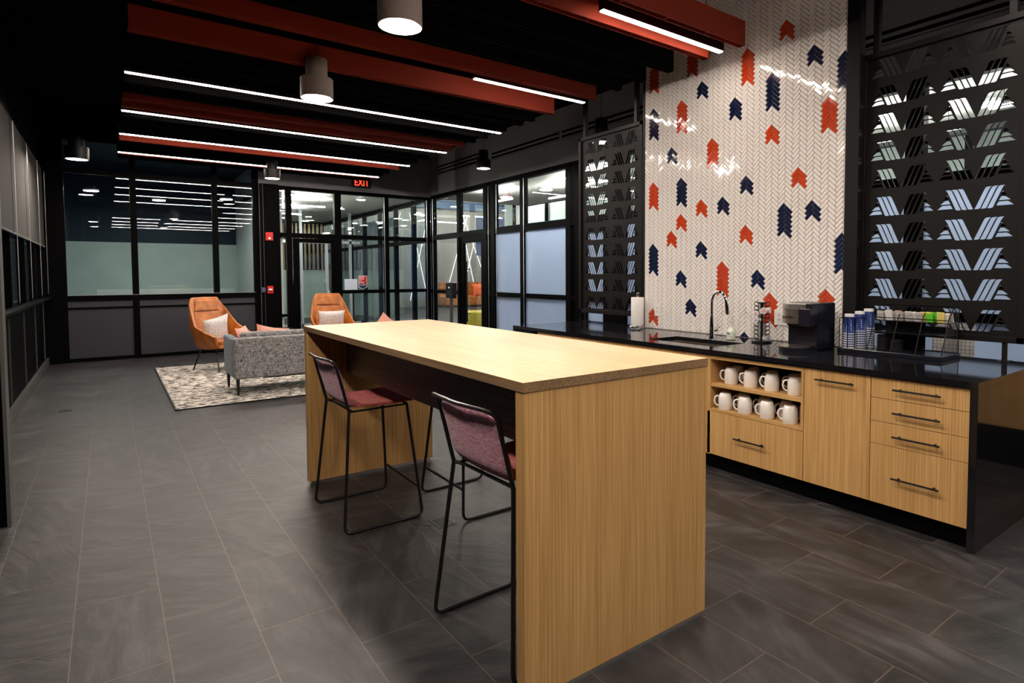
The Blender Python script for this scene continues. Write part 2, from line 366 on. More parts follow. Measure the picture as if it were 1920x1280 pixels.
# north glazing right of the column (window_2) and its door (door_1)
w2 = grid_window('window_2', [(2.62, .04, 0, 3.1), (2.80, .10, 0, 3.1), (3.72, .13, 0, 3.1), (4.73, .09, 0, 3.1), (5.68, .09, 0, 3.1)],
                 [(2.6, 5.72, 3.065, .07), (2.6, 5.72, 2.165, .09), (3.78, 5.72, 1.05, .07), (3.78, 5.72, .03, .06), (2.62, 2.78, .03, .06), (2.62, 2.78, .62, .05)], YG)
for a, c, z0, z1 in ((2.64, 2.75, 2.21, 3.03), (2.85, 3.655, 2.21, 3.03), (3.785, 4.685, 2.21, 3.03), (4.775, 5.635, 2.21, 3.03), (2.64, 2.75, .65, 2.12),
                     (3.785, 4.685, 1.085, 2.12), (4.775, 5.635, 1.085, 2.12), (3.785, 4.685, .06, 1.015), (4.775, 5.635, .06, 1.015)):
    MB().box(a, c, YG-.004, YG+.004, z0, z1).build('pane', 'glass', w2)
struct(MB().box(5.63, 5.64, YG-.052, YG-.045, .06, 3.03).box(4.675, 4.683, YG-.052, YG-.045, .06, 3.03).build('trim_7', 'nickel'))
d1 = struct(MB().box(2.86, 2.98, YG-.03, YG+.03, .01, 2.11).box(3.58, 3.65, YG-.03, YG+.03, .01, 2.11).box(2.98, 3.58, YG-.03, YG+.03, 2.03, 2.11).box(2.98, 3.58, YG-.03, YG+.03, .01, .12).build('door_1', 'frame'))
MB().box(2.98, 3.58, YG-.004, YG+.004, .12, 2.03).build('pane', 'glass', d1)
MB().tube([(3.53, YG-.075, 1.62), (3.53, YG-.075, .75)], .011).tube([(3.53, YG-.075, 1.5), (3.53, YG-.02, 1.5)], .007).tube([(3.53, YG-.075, .9), (3.53, YG-.02, .9)], .007).build('door_handle', 'black', d1)
MB().box(3.3, 3.62, YG-.10, YG-.03, 2.07, 2.12).build('door_closer', 'frame', d1)

# east glazing (window_3) and its doors
XG = XE + .05
ms = [(12.32, .10, 0, 3.13), (11.08, .10, 0, 3.13), (9.98, .13, 0, 3.13), (9.70, .14, 0, 3.13), (8.71, .11, 0, 3.13), (7.40, .12, 0, 3.13), (7.16, .12, 0, 3.13), (6.28, .36, 0, 3.13), (5.74, .34, 0, 3.13),
      (5.0, .12, 0, 3.13), (3.75, .12, 0, 3.13), (2.37, .15, 0, 3.13), (1.35, .12, 0, 3.13), (.1, .12, 0, 3.13), (-1.2, .12, 0, 3.13), (-2.5, .12, 0, 3.13)]
w3 = grid_window('window_3', ms, [(-2.6, 12.4, 3.09, .09), (-2.6, 12.4, 2.21, .11), (11.05, 12.4, 1.03, .08), (-2.6, 9.95, 1.03, .08), (11.05, 12.4, .03, .06), (7.4, 9.95, .03, .06), (-2.6, 6.2, .03, .06)], XG, axis='x')
ys = sorted([q[0] for q in ms])
for a, c in zip(ys, ys[1:]):
    a1, c1 = a+.055, c-.055
    if abs(a-6.28) < .01: a1 = 6.46
    if abs(c-6.28) < .01: a1, c1 = 5.91, 6.10
    if abs(c-5.74) < .01: c1 = 5.57
    if c-a < .3: continue
    MB().box(XG-.004, XG+.004, a1, c1, 2.265, 3.045).build('pane', 'glass', w3)
    door = (9.9 < a < 11) or (6.2 < a < 7.1)
    if door: continue
    fr = a < 9.6
    for z0, z1 in ((1.07, 2.155), (.06, .99)):
        MB().box(XG-.004, XG+.004, a1, c1, z0, z1).build('pane', 'film' if fr else 'glass', w3)
b = MB()
for y in (12.262, 9.84, 8.64, 9.55): b.box(XG-.056, XG-.05, y, y+.010, .06, 3.05)
struct(b.build('trim_8', 'nickel'))
for k, (a, c) in enumerate(((10.05, 11.02), (6.47, 7.09))):
    d = struct(MB().box(XG-.03, XG+.03, a, a+.12, .01, 2.15).box(XG-.03, XG+.03, c-.13, c, .01, 2.15).box(XG-.03, XG+.03, a+.1, c-.1, 2.03, 2.15).box(XG-.03, XG+.03, a+.1, c-.1, .01, .14).build('door_%d' % (k+2), 'frame'))
    MB().box(XG-.004, XG+.004, a+.12, c-.13, .14, 2.03).build('pane', 'glass' if k == 0 else 'film', d)
    hy = 10.62 if k == 0 else 7.02
    MB().tube([(XG-.10, hy, 1.66), (XG-.10, hy, .46)], .015).tube([(XG-.10, hy, 1.5), (XG-.02, hy, 1.5)], .009).tube([(XG-.10, hy, .62), (XG-.02, hy, .62)], .009).build('door_handle', 'black', d)
# linear slot diffusers in the east wall
def slot(y0, y1, z, n, lab):
    t = thing('slot_diffuser', lab, 'air vent', (XE-.005, (y0+y1)/2, z), group='slot diffusers on the right upper wall')
    h = (y1-y0)/2
    MB().box(-.006, .004, -h, h, -.035*n, .035*n).build('mounting_plate', 'wall_gray', t)
    b = MB()
    for i in range(n): b.box(-.010, -.006, -h+.02, h-.02, -.035*n+.07*i+.022, -.035*n+.07*i+.055)
    b.build('slots', 'ceil', t)
    MB().box(-.013, -.006, -h, h, -.035*n-.006, -.035*n).build('lower_lip', 'nickel' if 0 else 'panel_gray', t)
slot(9.9, 12.0, 3.63, 3, 'three-slot linear air vent in the far end of the gray wall')
slot(7.6, 9.7, 3.58, 2, 'two-slot linear air vent above the frosted windows')
slot(4.9, 7.55, 3.58, 2, 'two-slot linear air vent behind the hanging pendant and screen')
slot(-2.0, 2.9, 3.56, 2, 'long two-slot linear air vent behind the right cut-metal screen')

# ------------------------------------------------------------------ ceiling baffles and linear lights
BX0, BX1, BZ = .165, 4.04, 3.2
def baffle(y, red, lab, h=.19, th=.062, x0=BX0, x1=BX1):
    t = thing('ceiling_baffle', lab, 'ceiling baffle', ((x0+x1)/2, y+th/2, BZ), group='felt ceiling baffles')
    m = 'felt_red' if red else 'felt_black'; L2 = (x1-x0)/2; s = .007
    MB().box(-L2, L2, -th/2, -th/2+s, 0, h).box(-L2, L2, th/2-s, th/2, 0, h).box(-L2, -L2+s, -th/2, th/2, 0, h).box(L2-s, L2, -th/2, th/2, 0, h).build('side_panels', m, t)
    b = MB(); n = 9
    for i in range(1, n): b.box(-L2+i*2*L2/n-s/2, -L2+i*2*L2/n+s/2, -th/2+s, th/2-s, .004, h-.01)
    b.box(-L2+s, L2-s, -th/2+s, th/2-s, h*.55, h*.55+.008)
    b.build('cross_ribs', m, t)
    for sx in (-.35, .35): MB().tube([(L2*2*sx, 0, h*.55), (L2*2*sx, 0, ZC-BZ)], .003, 5).build('hanging_wire', 'black', t)
    return t
def linear(y, lab, x0=BX0, x1=BX1, th=.05, h=.085):
    t = thing('linear_light', lab, 'ceiling light', ((x0+x1)/2, y+th/2, BZ), group='linear ceiling lights')
    L2 = (x1-x0)/2
    MB().box(-L2, L2, -th/2, th/2, .004, h).build('housing', 'black', t)
    MB().box(-L2+.006, L2-.006, -th/2+.006, th/2-.006, -.003, .006).build('diffuser', 'led', t)
    for sx in (-.35, .35): MB().tube([(L2*2*sx, 0, h), (L2*2*sx, 0, ZC-BZ)], .003, 5).build('hanging_wire', 'black', t)
reds = [(2.94, 'orange-red felt baffle over the coffee machine, its end nearest the tiled wall'), (3.29, 'orange-red felt baffle just behind the brightest short linear light'),
        (4.74, 'orange-red felt baffle in front of the short linear light beside the screen post'), (5.466, 'orange-red felt baffle behind the short linear light, running over the small pendant'),
        (7.60, 'orange-red felt baffle behind the longest glowing line, nearer of a close pair'), (7.96, 'orange-red felt baffle beside the second long glowing line'),
        (9.95, 'orange-red felt baffle just behind the third long glowing line'), (11.06, 'orange-red felt baffle below the farthest glowing line')]
for y, l in reds: baffle(y, True, l)
blk = [(3.69, 'black felt baffle in front of the tile wall, nearest black one'), (4.03, 'black felt baffle, second black one from the tile wall'), (4.36, 'black felt baffle just before the red baffle at the screen post'),
       (5.85, 'black felt baffle behind the second red pair'), (6.10, 'black felt baffle in front of the first long glowing line'), (6.48, 'black felt baffle touching the near side of the first long glowing line'),
       (6.95, 'black felt baffle behind the first long glowing line'), (7.28, 'black felt baffle before the red pair in mid-ceiling'), (8.45, 'black felt baffle just behind the second long glowing line'),
       (8.80, 'black felt baffle midway between second and third long glowing lines'), (9.20, 'black felt baffle in front of the third long glowing line'), (10.43, 'black felt baffle behind the last but one red baffle'),
       (10.72, 'black felt baffle before the farthest glowing line'), (11.46, 'black felt baffle farthest back, above the exit sign')]
for y, l in blk: baffle(y, False, l)
linear(3.122, 'short bright linear light between two red baffles above the coffee machine', 2.722, 4.01)
linear(4.905, 'short linear light ending at the post of the left cut-metal screen', 2.722, 4.03)
linear(6.60, 'longest linear light, the nearest full-width glowing line')
linear(8.15, 'second full-width linear light, between a red pair and black baffles')
linear(9.50, 'third full-width linear light from the camera')
linear(10.93, 'farthest full-width linear light, just above the windows and exit sign')
# the same ceiling goes on behind the camera
for y, x0 in ((1.3, BX0), (-.25, BX0), (-1.8, BX0), (-3.3, BX0)): linear(y, 'linear light overhead behind the camera position', x0)

# ------------------------------------------------------------------ pendants
def pendant(lab, loc, m, R1=.1325, group=None):
    t = thing('pendant_light', lab, 'pendant light', loc, group=group or 'two-tier cylinder pendants')
    k = R1/.1325
    MB().lathe([(.10*k, .015), (.128*k, .0), (.1325*k, .004), (.1325*k, .165*k), (.128*k, .17*k), (.085*k, .172*k)], n=40).build('lower_shade', m, t, smooth=True)
    MB().lathe([(.080*k, .172*k), (.0885*k, .174*k), (.0885*k, .33*k), (.084*k, .336*k), (.01, .336*k)], n=40).build('upper_cylinder', m, t, smooth=True)
    MB().cyl((0, 0, .008), .121*k, .006, 40).build('diffuser', 'lamp', t)
    MB().tube([(0, 0, .33*k), (0, 0, ZC-loc[2])], .003, 6).build('cord', 'black', t)
    return t
pendant('large taupe two-tier pendant at the top edge, nearest the camera', (1.465, 3.57, 2.92), 'shade_gray')
pendant('taupe two-tier pendant over the far end of the table', (1.475, 5.44, 2.92), 'shade_gray')
pendant('taupe pendant above the near end of the table, out of frame', (1.465, 1.72, 2.92), 'shade_gray')
pendant('black pendant in the far left corner before the dark window', (-.28, 10.25, 2.93), 'black')
pendant('black pendant added above the left aisle, out of frame', (-.28, 3.0, 2.93), 'black')  # unseen pendant added to light the stool backs
pendant('black pendant added above the left aisle behind the camera', (-.28, .8, 2.93), 'black')  # second unseen pendant added for the same stools
pendant('black pendant low under the farthest beams beside the black column', (2.10, 10.32, 2.91), 'black', .118)
pendant('black pendant hanging free before the gray wall and glass door', (4.95, 8.67, 3.13), 'black', .118)
pendant('black pendant glowing behind the top of the left cut-metal screen', (4.95, 5.72, 3.04), 'black', .118)
pendant('black pendant behind the right screen, out of view', (4.95, -.2, 3.04), 'black', .118)

# ------------------------------------------------------------------ tiled wall
TX, TY0, TY1, TZ0 = 4.27, 2.235, 4.275, .864
core = struct(MB().box(TX+.006, TX+.066, TY0, TY1, TZ0, ZC).build('wall_tiled', 'grout'))
struct(MB().box(TX-.004, TX+.070, TY0-.096, TY0, TZ0, ZC).build('trim_9', 'sheet', bevel=.002))
struct(MB().box(TX-.004, TX+.070, TY1, TY1+.02, TZ0, ZC).build('trim_10', 'sheet'))
P_, N_, PH = .0375, 3.18, .1192
ARROWS = [('R',3.083,3.282,7),('R',2.729,3.408,3),('N',2.485,3.141,3),('N',2.842,3.025,7),('N',2.253,3.033,7),('R',2.369,2.725,6),('N',3.564,3.129,3),('N',3.204,2.91,4),
('R',3.799,3.018,7),('N',4.154,3.015,7),('N',3.916,2.6,3),('R',3.44,2.602,6),('R',4.159,2.301,6),('N',3.802,2.298,6),('R',3.566,2.076,3),('N',3.324,2.078,3),('R',3.804,1.964,3),
('N',3.087,2.226,3),('R',3.091,1.817,3),('R',3.926,1.812,3),('R',2.849,2.61,3),('R',2.609,2.231,3),('N',4.162,1.702,7),('N',3.565,1.702,3),('N',3.805,1.438,3),('R',3.328,1.515,7),
('N',3.691,1.175,3),('R',4.173,1.063,3),('N',3.095,.915,3),('N',2.733,1.97,6),('N',2.492,1.971,3),('N',2.257,1.706,7),('N',2.971,1.44,3),('R',2.863,1.255,6),('R',2.383,1.296,6),
('R',4.16,3.43,6),('R',3.69,3.43,5),('R',2.49,3.80,7)]
colr = {}
for c, y, z, k in ARROWS:
    j = round((4.161-y)/PH); i = round((z-1.702)/P_)
    for q in range(k): colr[(j, i-q)] = c
def clip(poly):
    def cut(P, f):
        out = []
        for a, b in zip(P, P[1:]+P[:1]):
            fa, fb = f(a), f(b)
            if fa >= 0: out.append(a)
            if fa*fb < 0:
                t = fa/(fa-fb); out.append((a[0]+t*(b[0]-a[0]), a[1]+t*(b[1]-a[1])))
        return out
    for f in (lambda p: p[0]-TY0-.003, lambda p: TY1-.003-p[0], lambda p: p[1]-TZ0-.004, lambda p: ZC-.003-p[1]):
        poly = cut(poly, f)
        if len(poly) < 3: return None
    return poly
bm = bmesh.new()
def tile(corners, mi):
    P = clip(corners)
    if not P: return
    cyy = sum(p[0] for p in P)/len(P); cz = sum(p[1] for p in P)/len(P)
    ty, tz = random.gauss(0, .010), random.gauss(0, .010)
    X = lambda p, d: TX + d + (p[0]-cyy)*ty + (p[1]-cz)*tz
    inn = []
    for p in P:
        v = Vector((cyy-p[0], cz-p[1])); l = v.length
        if l < .004: return
        v = v*(.0028/l); inn.append((p[0]+v.x, p[1]+v.y))
    out = [bm.verts.new((X(p, .005), p[0], p[1])) for p in P]; top = [bm.verts.new((X(p, 0), p[0], p[1])) for p in inn]
    n = len(P)
    for i in range(n):
        f = bm.faces.new((out[i], out[(i+1) % n], top[(i+1) % n], top[i])); f.material_index = mi
    f = bm.faces.new(top); f.material_index = mi
g = .0022; hp = P_/2; s2 = 1.0
for j in range(-1, 18):
    ya = 4.161 - j*PH
    for i in range(-26, 66):
        za = 1.702 + i*P_
        mi = {'R': 1, 'N': 2}.get(colr.get((j, i)), 0)
        # apex at (ya, za). e1 runs down-left in the image (+y), e2 runs down-right (-y); unit W = hp in each of y and z
        e1 = Vector((1, -1))*hp; e2 = Vector((-1, -1))*hp; A = Vector((ya, za)); gg = g/hp/1.414
        def quad(o, a, b, la, lb):
            q = [o+a*gg/2*1.4+b*gg/2*1.4, o+a*(la-gg*.7)+b*gg*.7, o+a*(la-gg*.7)+b*(lb-gg*.7), o+a*gg*.7+b*(lb-gg*.7)]
            return [(p.x, p.y) for p in q]
        tile(quad(A, e1, e2, N_, 1), mi)
        tile(quad(A+e2, e1, e2, 1, N_), mi)
bmesh.ops.recalc_face_normals(bm, faces=bm.faces[:])
me = bpy.data.meshes.new('herringbone_tiles'); bm.to_mesh(me); bm.free()
for f_ in me.polygons:
    pass
to = bpy.data.objects.new('herringbone_tiles', me); COL.objects.link(to); to.parent = core
for q in ('tile_w', 'tile_r', 'tile_n'): me.materials.append(M[q])

# ------------------------------------------------------------------ cut-metal screens
def motif(y, z):
    """cut-outs of one mark; y = its left end in the picture (larger world y), z = its foot; returns lists of (y,z) loops"""
    L = []; S = .42; K = 1.015
    def half(mir):
        out = []
        for k, zz in enumerate((0, .031, .062)):
            x0 = .003 + k*.0165; xr = .082 - zz*.46
            xr = .092 - (zz)*.42
            P = [(x0, zz), (xr, zz), (xr-.011, zz+.023), (x0+.032, zz+.0235), (x0+.022, zz+.019)]
            out.append(P)
        for k in range(3):
            xb = .112+k*.034
            # leaning bar: top further left; foot rounded
            P = [(xb+.006, -.012), (xb+.026, -.012), (xb-.022, .100), (xb-.030, .116), (xb-.040, .121), (xb-.064, .121), (xb-.056, .114), (xb-.048, .100), (xb-.008, .004), (xb-.003, -.008)]
            out.append(P)
        if mir: out = [[(S-p[0], p[1]) for p in q][::-1] for q in out]
        return out
    for q in half(False)+half(True):
        L.append([(y-p[0]*K, z+p[1]*K) for p in q])
    return L
def screen(lab, ya, yb, z0, z1, x, ny, colsY, rows, zrow0, dz):
    t = thing('cut_metal_screen', lab, 'screen', (x, (ya+yb)/2, .864), group='cut-metal screens over the counter')
    cu = bpy.data.curves.new('c', 'CURVE'); cu.dimensions = '2D'; cu.fill_mode = 'BOTH'; cu.extrude = .0015
    def spl(P):
        s = cu.splines.new('POLY'); s.points.add(len(P)-1); s.use_cyclic_u = True
        for q, p in zip(s.points, P): q.co = (p[0], p[1], 0, 1)
    spl([(ya+.02, z0+.02), (yb-.02, z0+.02), (yb-.02, z1-.02), (ya+.02, z1-.02)])
    for r in range(rows):
        for cY in colsY:
            for P in motif(cY, zrow0 + r*dz): spl(P)
    o = bpy.data.objects.new('c', cu); COL.objects.link(o); dg = bpy.context.evaluated_depsgraph_get()
    me = bpy.data.meshes.new_from_object(o.evaluated_get(dg)); bpy.data.objects.remove(o)
    me.name = 'patterned_sheet'; me.materials.clear(); me.materials.append(M['sheet'])
    # curve (u,v,w) -> local (w, u-mid, v-.864)
    me.transform(Matrix(((0, 0, 1, 0), (1, 0, 0, -(ya+yb)/2), (0, 1, 0, -.864), (0, 0, 0, 1))))
    so = bpy.data.objects.new('patterned_sheet', me); COL.objects.link(so); so.parent = t
    h = (yb-ya)/2; a0, a1 = z0-.864, z1-.864; w_ = .038
    MB().box(-.022, .022, -h, -h+w_, a0, a1).box(-.022, .022, h-w_, h, a0, a1).box(-.022, .022, -h, h, a0, a0+w_).box(-.022, .022, -h, h, a1-w_, a1).build('frame', 'sheet', t, bevel=.002)
    for s in (-1, 1):
        MB().box(-.014, .014, s*(h-.10)-.011, s*(h-.10)+.011, .003, a0).build('foot_post', 'sheet', t)
        MB().box(-.045, .045, s*(h-.10)-.03, s*(h-.10)+.03, .0005, .004).build('foot_plate', 'sheet', t)
        MB().box(-.02, .02, s*(h-.10)-.02, s*(h-.10)+.02, a1, ZC-.864).build('ceiling_post', 'sheet', t)
screen('left black cut-metal screen beside the tiled wall, behind the paper towels', 4.3873, 5.4177, 0.9613, 2.9581, 4.365, 2, (5.3355, 4.8786), 10, 1.0283, 0.1932)
screen('right black cut-metal screen behind the cup and packet organizer', 1.1623, 2.1673, 0.9786, 2.9581, 4.365, 2, (2.1043, 1.6607), 10, 1.0517, 0.1925)

# ------------------------------------------------------------------ counter run
CT = .864; CXF, CXB = 3.40, 4.42; CYA, CYB = 1.087, 5.36
SX0, SX1, SY0, SY1 = 3.56, 3.915, 2.83, 3.52
t = thing('countertop', 'long black quartz countertop with waterfall end and cut-out for the sink', 'countertop', (3.9, 3.2, 0))
o = MB()
for a in ((CXF, SX0, CYA, CYB), (SX1, CXB, CYA, CYB), (SX0, SX1, CYA, SY0), (SX0, SX1, SY1, CYB)): o.box(*a, CT-.032, CT)
bmesh.ops.remove_doubles(o.bm, verts=o.bm.verts[:], dist=1e-5)
o.build('worktop', 'quartz', t).location = (-3.9, -3.2, 0)
MB().box(CXF, CXB, CYA, CYA+.036, 0, CT-.0325).build('waterfall_end', 'quartz', t, bevel=.0015).location = (-3.9, -3.2, 0)
MB().box(CXF, CXB, CYB-.036, CYB, 0, CT-.0325).build('far_end_panel', 'quartz', t).location = (-3.9, -3.2, 0)
MB().box(CXF+.06, CXF+.075, CYA+.036, 4.93, 0, .105).build('toe_kick', 'frame', t).location = (-3.9, -3.2, 0)
def handle(parent, y0, y1, z, x):
    ym = (y0+y1)/2
    MB().tube([(x-.032, y0, z), (x-.032, y1, z)], .0055, 8).tube([(x-.032, y0+.03, z), (x+.002, y0+.03, z)], .005, 8).tube([(x-.032, y1-.03, z), (x+.002, y1-.03, z)], .005, 8).build('handle', 'black', parent)
FX = 3.42
cb = thing('drawer_cabinet', 'oak cabinet with four drawers at the near end of the counter', 'cabinet', (0, 0, 0))
MB().box(FX+.02, 4.2, CYA+.04, 1.125, .106, .83).box(FX+.02, 4.2, 1.605, 1.619, .106, .83).box(FX+.03, 4.2, 1.12, 1.61, .106, .12).box(4.18, 4.2, 1.12, 1.61, .106, .83).build('body', 'oak_v', cb)
for z0, z1, hz in ((.709, .828, .769), (.577, .706, .640), (.449, .574, .509), (.111, .446, .278)):
    d = MB().box(FX, FX+.02, 1.127, 1.617, z0, z1).build('drawer', 'oak_v', cb, bevel=.001)
    handle(d, 1.25, 1.488, hz, FX)
cb = thing('door_cabinet', 'oak cabinet with one tall door between drawers and mug shelf', 'cabinet', (0, 0, 0))
MB().box(FX+.02, 4.2, 1.621, 1.635, .106, .83).box(FX+.02, 4.2, 2.012, 2.027, .106, .83).box(4.18, 4.2, 1.63, 2.02, .106, .83).build('body', 'oak_v', cb)
d = MB().box(FX, FX+.02, 1.621, 2.027, .111, .828).build('door', 'oak_v', cb, bevel=.001); handle(d, 1.704, 1.941, .765, FX)
cb = thing('mug_cabinet', 'oak cabinet with open mug shelves above a wide drawer', 'cabinet', (0, 0, 0))
MB().box(FX, 4.0, 2.031, 2.049, .425, .83).box(FX+.02, 4.0, 2.031, 2.049, .106, .425).build('side_panel', 'oak_v', cb)
MB().box(FX, 4.0, 2.757, 2.782, .106, .83).build('side_panel', 'oak_v', cb)
MB().box(FX, 4.0, 2.049, 2.757, .797, .822).build('top_panel', 'oak_y', cb)
MB().box(3.98, 4.0, 2.049, 2.757, .44, .797).build('back_panel', 'wall_dark', cb)
MB().box(FX+.008, 3.98, 2.049, 2.757, .60, .621).build('shelf', 'oak_y', cb)
MB().box(FX, 3.98, 2.049, 2.757, .424, .441).build('shelf', 'oak_y', cb)
d = MB().box(FX, FX+.02, 2.031, 2.781, .111, .420).build('drawer', 'oak_v', cb, bevel=.001); handle(d, 2.292, 2.532, .269, FX)
cb = thing('sink_cabinet', 'oak sink cabinet mostly hidden behind the high table', 'cabinet', (0, 0, 0))
MB().box(FX+.02, 3.5, 2.784, 4.93, .106, .828).build('body', 'oak_v', cb)
for a, c in ((2.784, 3.13), (3.133, 3.73), (3.733, 4.33), (4.333, 4.93)): MB().box(FX, FX+.02, a, c, .111, .828).build('door', 'oak_v', cb, bevel=.001)
# sink
t = thing('sink', 'undermount stainless steel sink in the black counter', 'sink', ((SX0+SX1)/2, (SY0+SY1)/2, CT-.032))
b = MB(); hx, hy, dp = (SX1-SX0)/2, (SY1-SY0)/2, -.19
for q in ((-hx-.01, -hx, -hy-.01, hy+.01), (hx, hx+.01, -hy-.01, hy+.01), (-hx, hx, -hy-.01, -hy), (-hx, hx, hy, hy+.01)): b.box(*q, dp, -.0005)
b.box(-hx-.01, hx+.01, -hy-.01, hy+.01, dp-.008, dp); b.build('basin', 'steel', t)
MB().cyl((0, .05, dp), .04, .004).build('drain', 'chrome', t)
# faucet
t = thing('faucet', 'chrome gooseneck pull-down faucet behind the sink', 'faucet', (3.985, 3.20, CT), R(92))
MB().lathe([(.026, 0), (.024, .01), (.021, .05), (.017, .16), (.0125, .19)], n=24).build('base', 'chrome', t, smooth=True)
pts = [(0, 0, .18), (0, 0, .29)]
for i in range(11):
    a = math.pi*(1-i/10)*1.0; pts.append((-.075-.075*math.cos(a)*1, 0, .29+.09*math.sin(a)) if 0 else (-.07+.07*math.cos(math.pi*i/10*.93), 0, .30+.095*math.sin(math.pi*i/10*.93)))
e = Vector(pts[-1]); ob = MB().tube(pts, .0115, 12).build('gooseneck', 'chrome', t, smooth=True)
b = MB().tube([e, e+Vector((-.006, 0, -.03))], .013, 14).tube([e+Vector((-.006, 0, -.03)), e+Vector((-.016, 0, -.105))], .0165, 16); b.build('spray_head', 'chrome', t, smooth=True)
MB().tube([e+Vector((-.016, 0, -.105)), e+Vector((-.0165, 0, -.110))], .014, 16).build('nozzle', 'blackgloss', t)
MB().tube([(0, -.01, .075), (0, -.065, .078)], .019, 14).tube([(0, -.06, .08), (-.01, -.10, .10)], .006, 8).build('lever', 'chrome', t, smooth=True)
# soap bottle
M['soap'] = mat('translucent_pale_soap', (.66, .72, .60), .15); M['label_green'] = mat('green_printed_label', (.10, .35, .05), .4); M['label_purple'] = mat('purple_printed_label', (.10, .07, .30), .4)
t = thing('soap_bottle', 'small clear hand soap bottle with green label right of the faucet', 'soap bottle', (4.05, 3.055, CT))
MB().lathe([(.026, 0), (.034, .004), (.035, .06), (.031, .085), (.013, .102), (.012, .108)], n=24).build('body', 'soap', t, smooth=True)
MB().lathe([(.013, .106), (.013, .122), (.005, .124), (.005, .14)], n=16).box(-.035, .006, -.006, .006, .138, .147).build('pump', 'white', t)
MB().box(-.0365, -.0345, -.014, .014, .03, .07).build('label', 'white', t)
MB().cyl((-.0385, .003, .056), .009, .0018, 12, ax='x').cyl((-.0385, .010, .052), .006, .0018, 12, ax='x').build('leaf_print', 'label_green', t)
MB().cyl((-.0387, -.007, .052), .006, .0018, 12, ax='x').build('berry_print', 'label_purple', t)
# paper towels
t = thing('paper_towel_holder', 'steel upright holder with loop top at the left screen', 'paper towel holder', (4.17, 4.27, CT))
MB().lathe([(.078, 0), (.08, .004), (.08, .022), (.074, .028)], n=40).build('base', 'chrome', t, smooth=True)
MB().tube([(0, 0, .02), (0, 0, .315)], .006).build('rod', 'chrome', t)
MB().tube([(0, .013*math.cos(a), .337+.022*math.sin(a)) for a in [2*math.pi*i/16 for i in range(16)]], .0035, 6, closed=True).build('loop', 'chrome', t)
o = MB().lathe([(.019, 0), (.062, 0), (.064, .004), (.064, .276), (.062, .28), (.019, .28), (.019, 0)], n=40).build('paper_towel_roll', 'paper', smooth=True, loc=(4.17, 4.27, CT+.0285))
tag(o, 'white paper towel roll standing on the steel holder', 'paper towels')
# outlets
def outlet(lab, y, z, w_, h, kind):
    t = thing('wall_outlet', lab, 'outlet', (TX-.006, y, z))
    MB().box(0, .006, -w_/2, w_/2, -h/2, h/2).build('cover_plate', 'white', t, bevel=.0015)
    for s in kind:
        MB().box(-.002, .001, s-.017, s+.017, -.035, .035).build('socket_face', 'mug', t, bevel=.001)
        b = MB()
        for dz_ in (-.018, .018): b.box(-.0028, -.0015, s-.008, s-.005, dz_-.005, dz_+.005).box(-.0028, -.0015, s+.005, s+.008, dz_-.005, dz_+.005)
        b.build('slots', 'blackgloss', t)
outlet('white double socket low on the tiles beside the paper towels', 4.09, 1.053, .075, .12, (0,))
outlet('wide white wall plate on the tiles behind the coffee machine', 2.715, 1.055, .165, .125, (.04, -.04))
# pod carousel
t = thing('pod_carousel', 'round black wire coffee pod carousel between soap and coffee machine', 'pod rack', (4.10, 2.80, CT))
MB().lathe([(.075, 0), (.078, .004), (.078, .012), (.05, .02), (.02, .022)], n=32).build('base', 'blackgloss', t, smooth=True)
MB().tube([(0, 0, .02), (0, 0, .315)], .010).lathe([(.012, .30), (.04, .31), (.04, .316)], n=20).build('post', 'blackgloss', t)
b = MB()
for k in range(4):
    a0 = k*math.pi/2+2.95
    for i in range(9):
        c = Vector((.055*math.cos(a0), .055*math.sin(a0), .045+i*.032)); tt = Vector((-math.sin(a0), math.cos(a0), 0)); up_ = Vector((math.cos(a0)*.35, math.sin(a0)*.35, .94))
        b.tube([c+.027*(math.cos(q)*tt+math.sin(q)*up_*.75) for q in [2*math.pi*j/10 for j in range(10)]], .0022, 4, closed=True)
    for s in (-.012, .012):
        p = Vector((.03*math.cos(a0)-s*math.sin(a0), .03*math.sin(a0)+s*math.cos(a0), .02)); b.tube([p, p+Vector((0, 0, .29))], .0022, 5)
b.build('wire_rings', 'black', t)
cols = [((.55, .05, .04), 'pod with a red and blue lid'), ((.12, .05, .30), 'pod with a violet lid'), ((.35, .04, .05), 'pod with a dark red lid'), ((.5, .5, .5), 'plain white pod'), ((.12, .05, .30), 'violet-lidded pod low on the rack')]
def pod(a, z, c, lab):
    mn = 'pod_lid_%s' % lab.split()[0]
    mm = noisy(lab.replace(' ', '_'), c, (.7, .7, .7), ns=120, rough=.35)
    q = thing('coffee_pod', lab, 'coffee pod', (4.10+.062*math.cos(a), 2.80+.062*math.sin(a), CT+z), a, 'coffee pods on the carousel')
    MB().cyl((0, 0, 0), .0255, .002, 20, ax='x').lathe([(.019, -.038), (.0245, 0)], n=20, mx=Matrix.Rotation(R(90), 4, 'Y')).build('cup', 'white', q, smooth=True)
    MB().cyl((.002, 0, 0), .0185, .0012, 18, ax='x').build('lid', mm, q)
pod(2.95, .225, cols[2][0], 'coffee pod with dark red lid, upper left of the carousel')
pod(2.95, .178, cols[1][0], 'coffee pod with violet lid, lower left of the carousel')
pod(3.95, .252, cols[0][0], 'coffee pod with red and blue lid, facing front near the top')
pod(5.0, .255, cols[3][0], 'pale coffee pod at the right top of the carousel')
pod(4.6, .035, cols[4][0], 'violet-lidded coffee pod lying at the foot of the carousel')
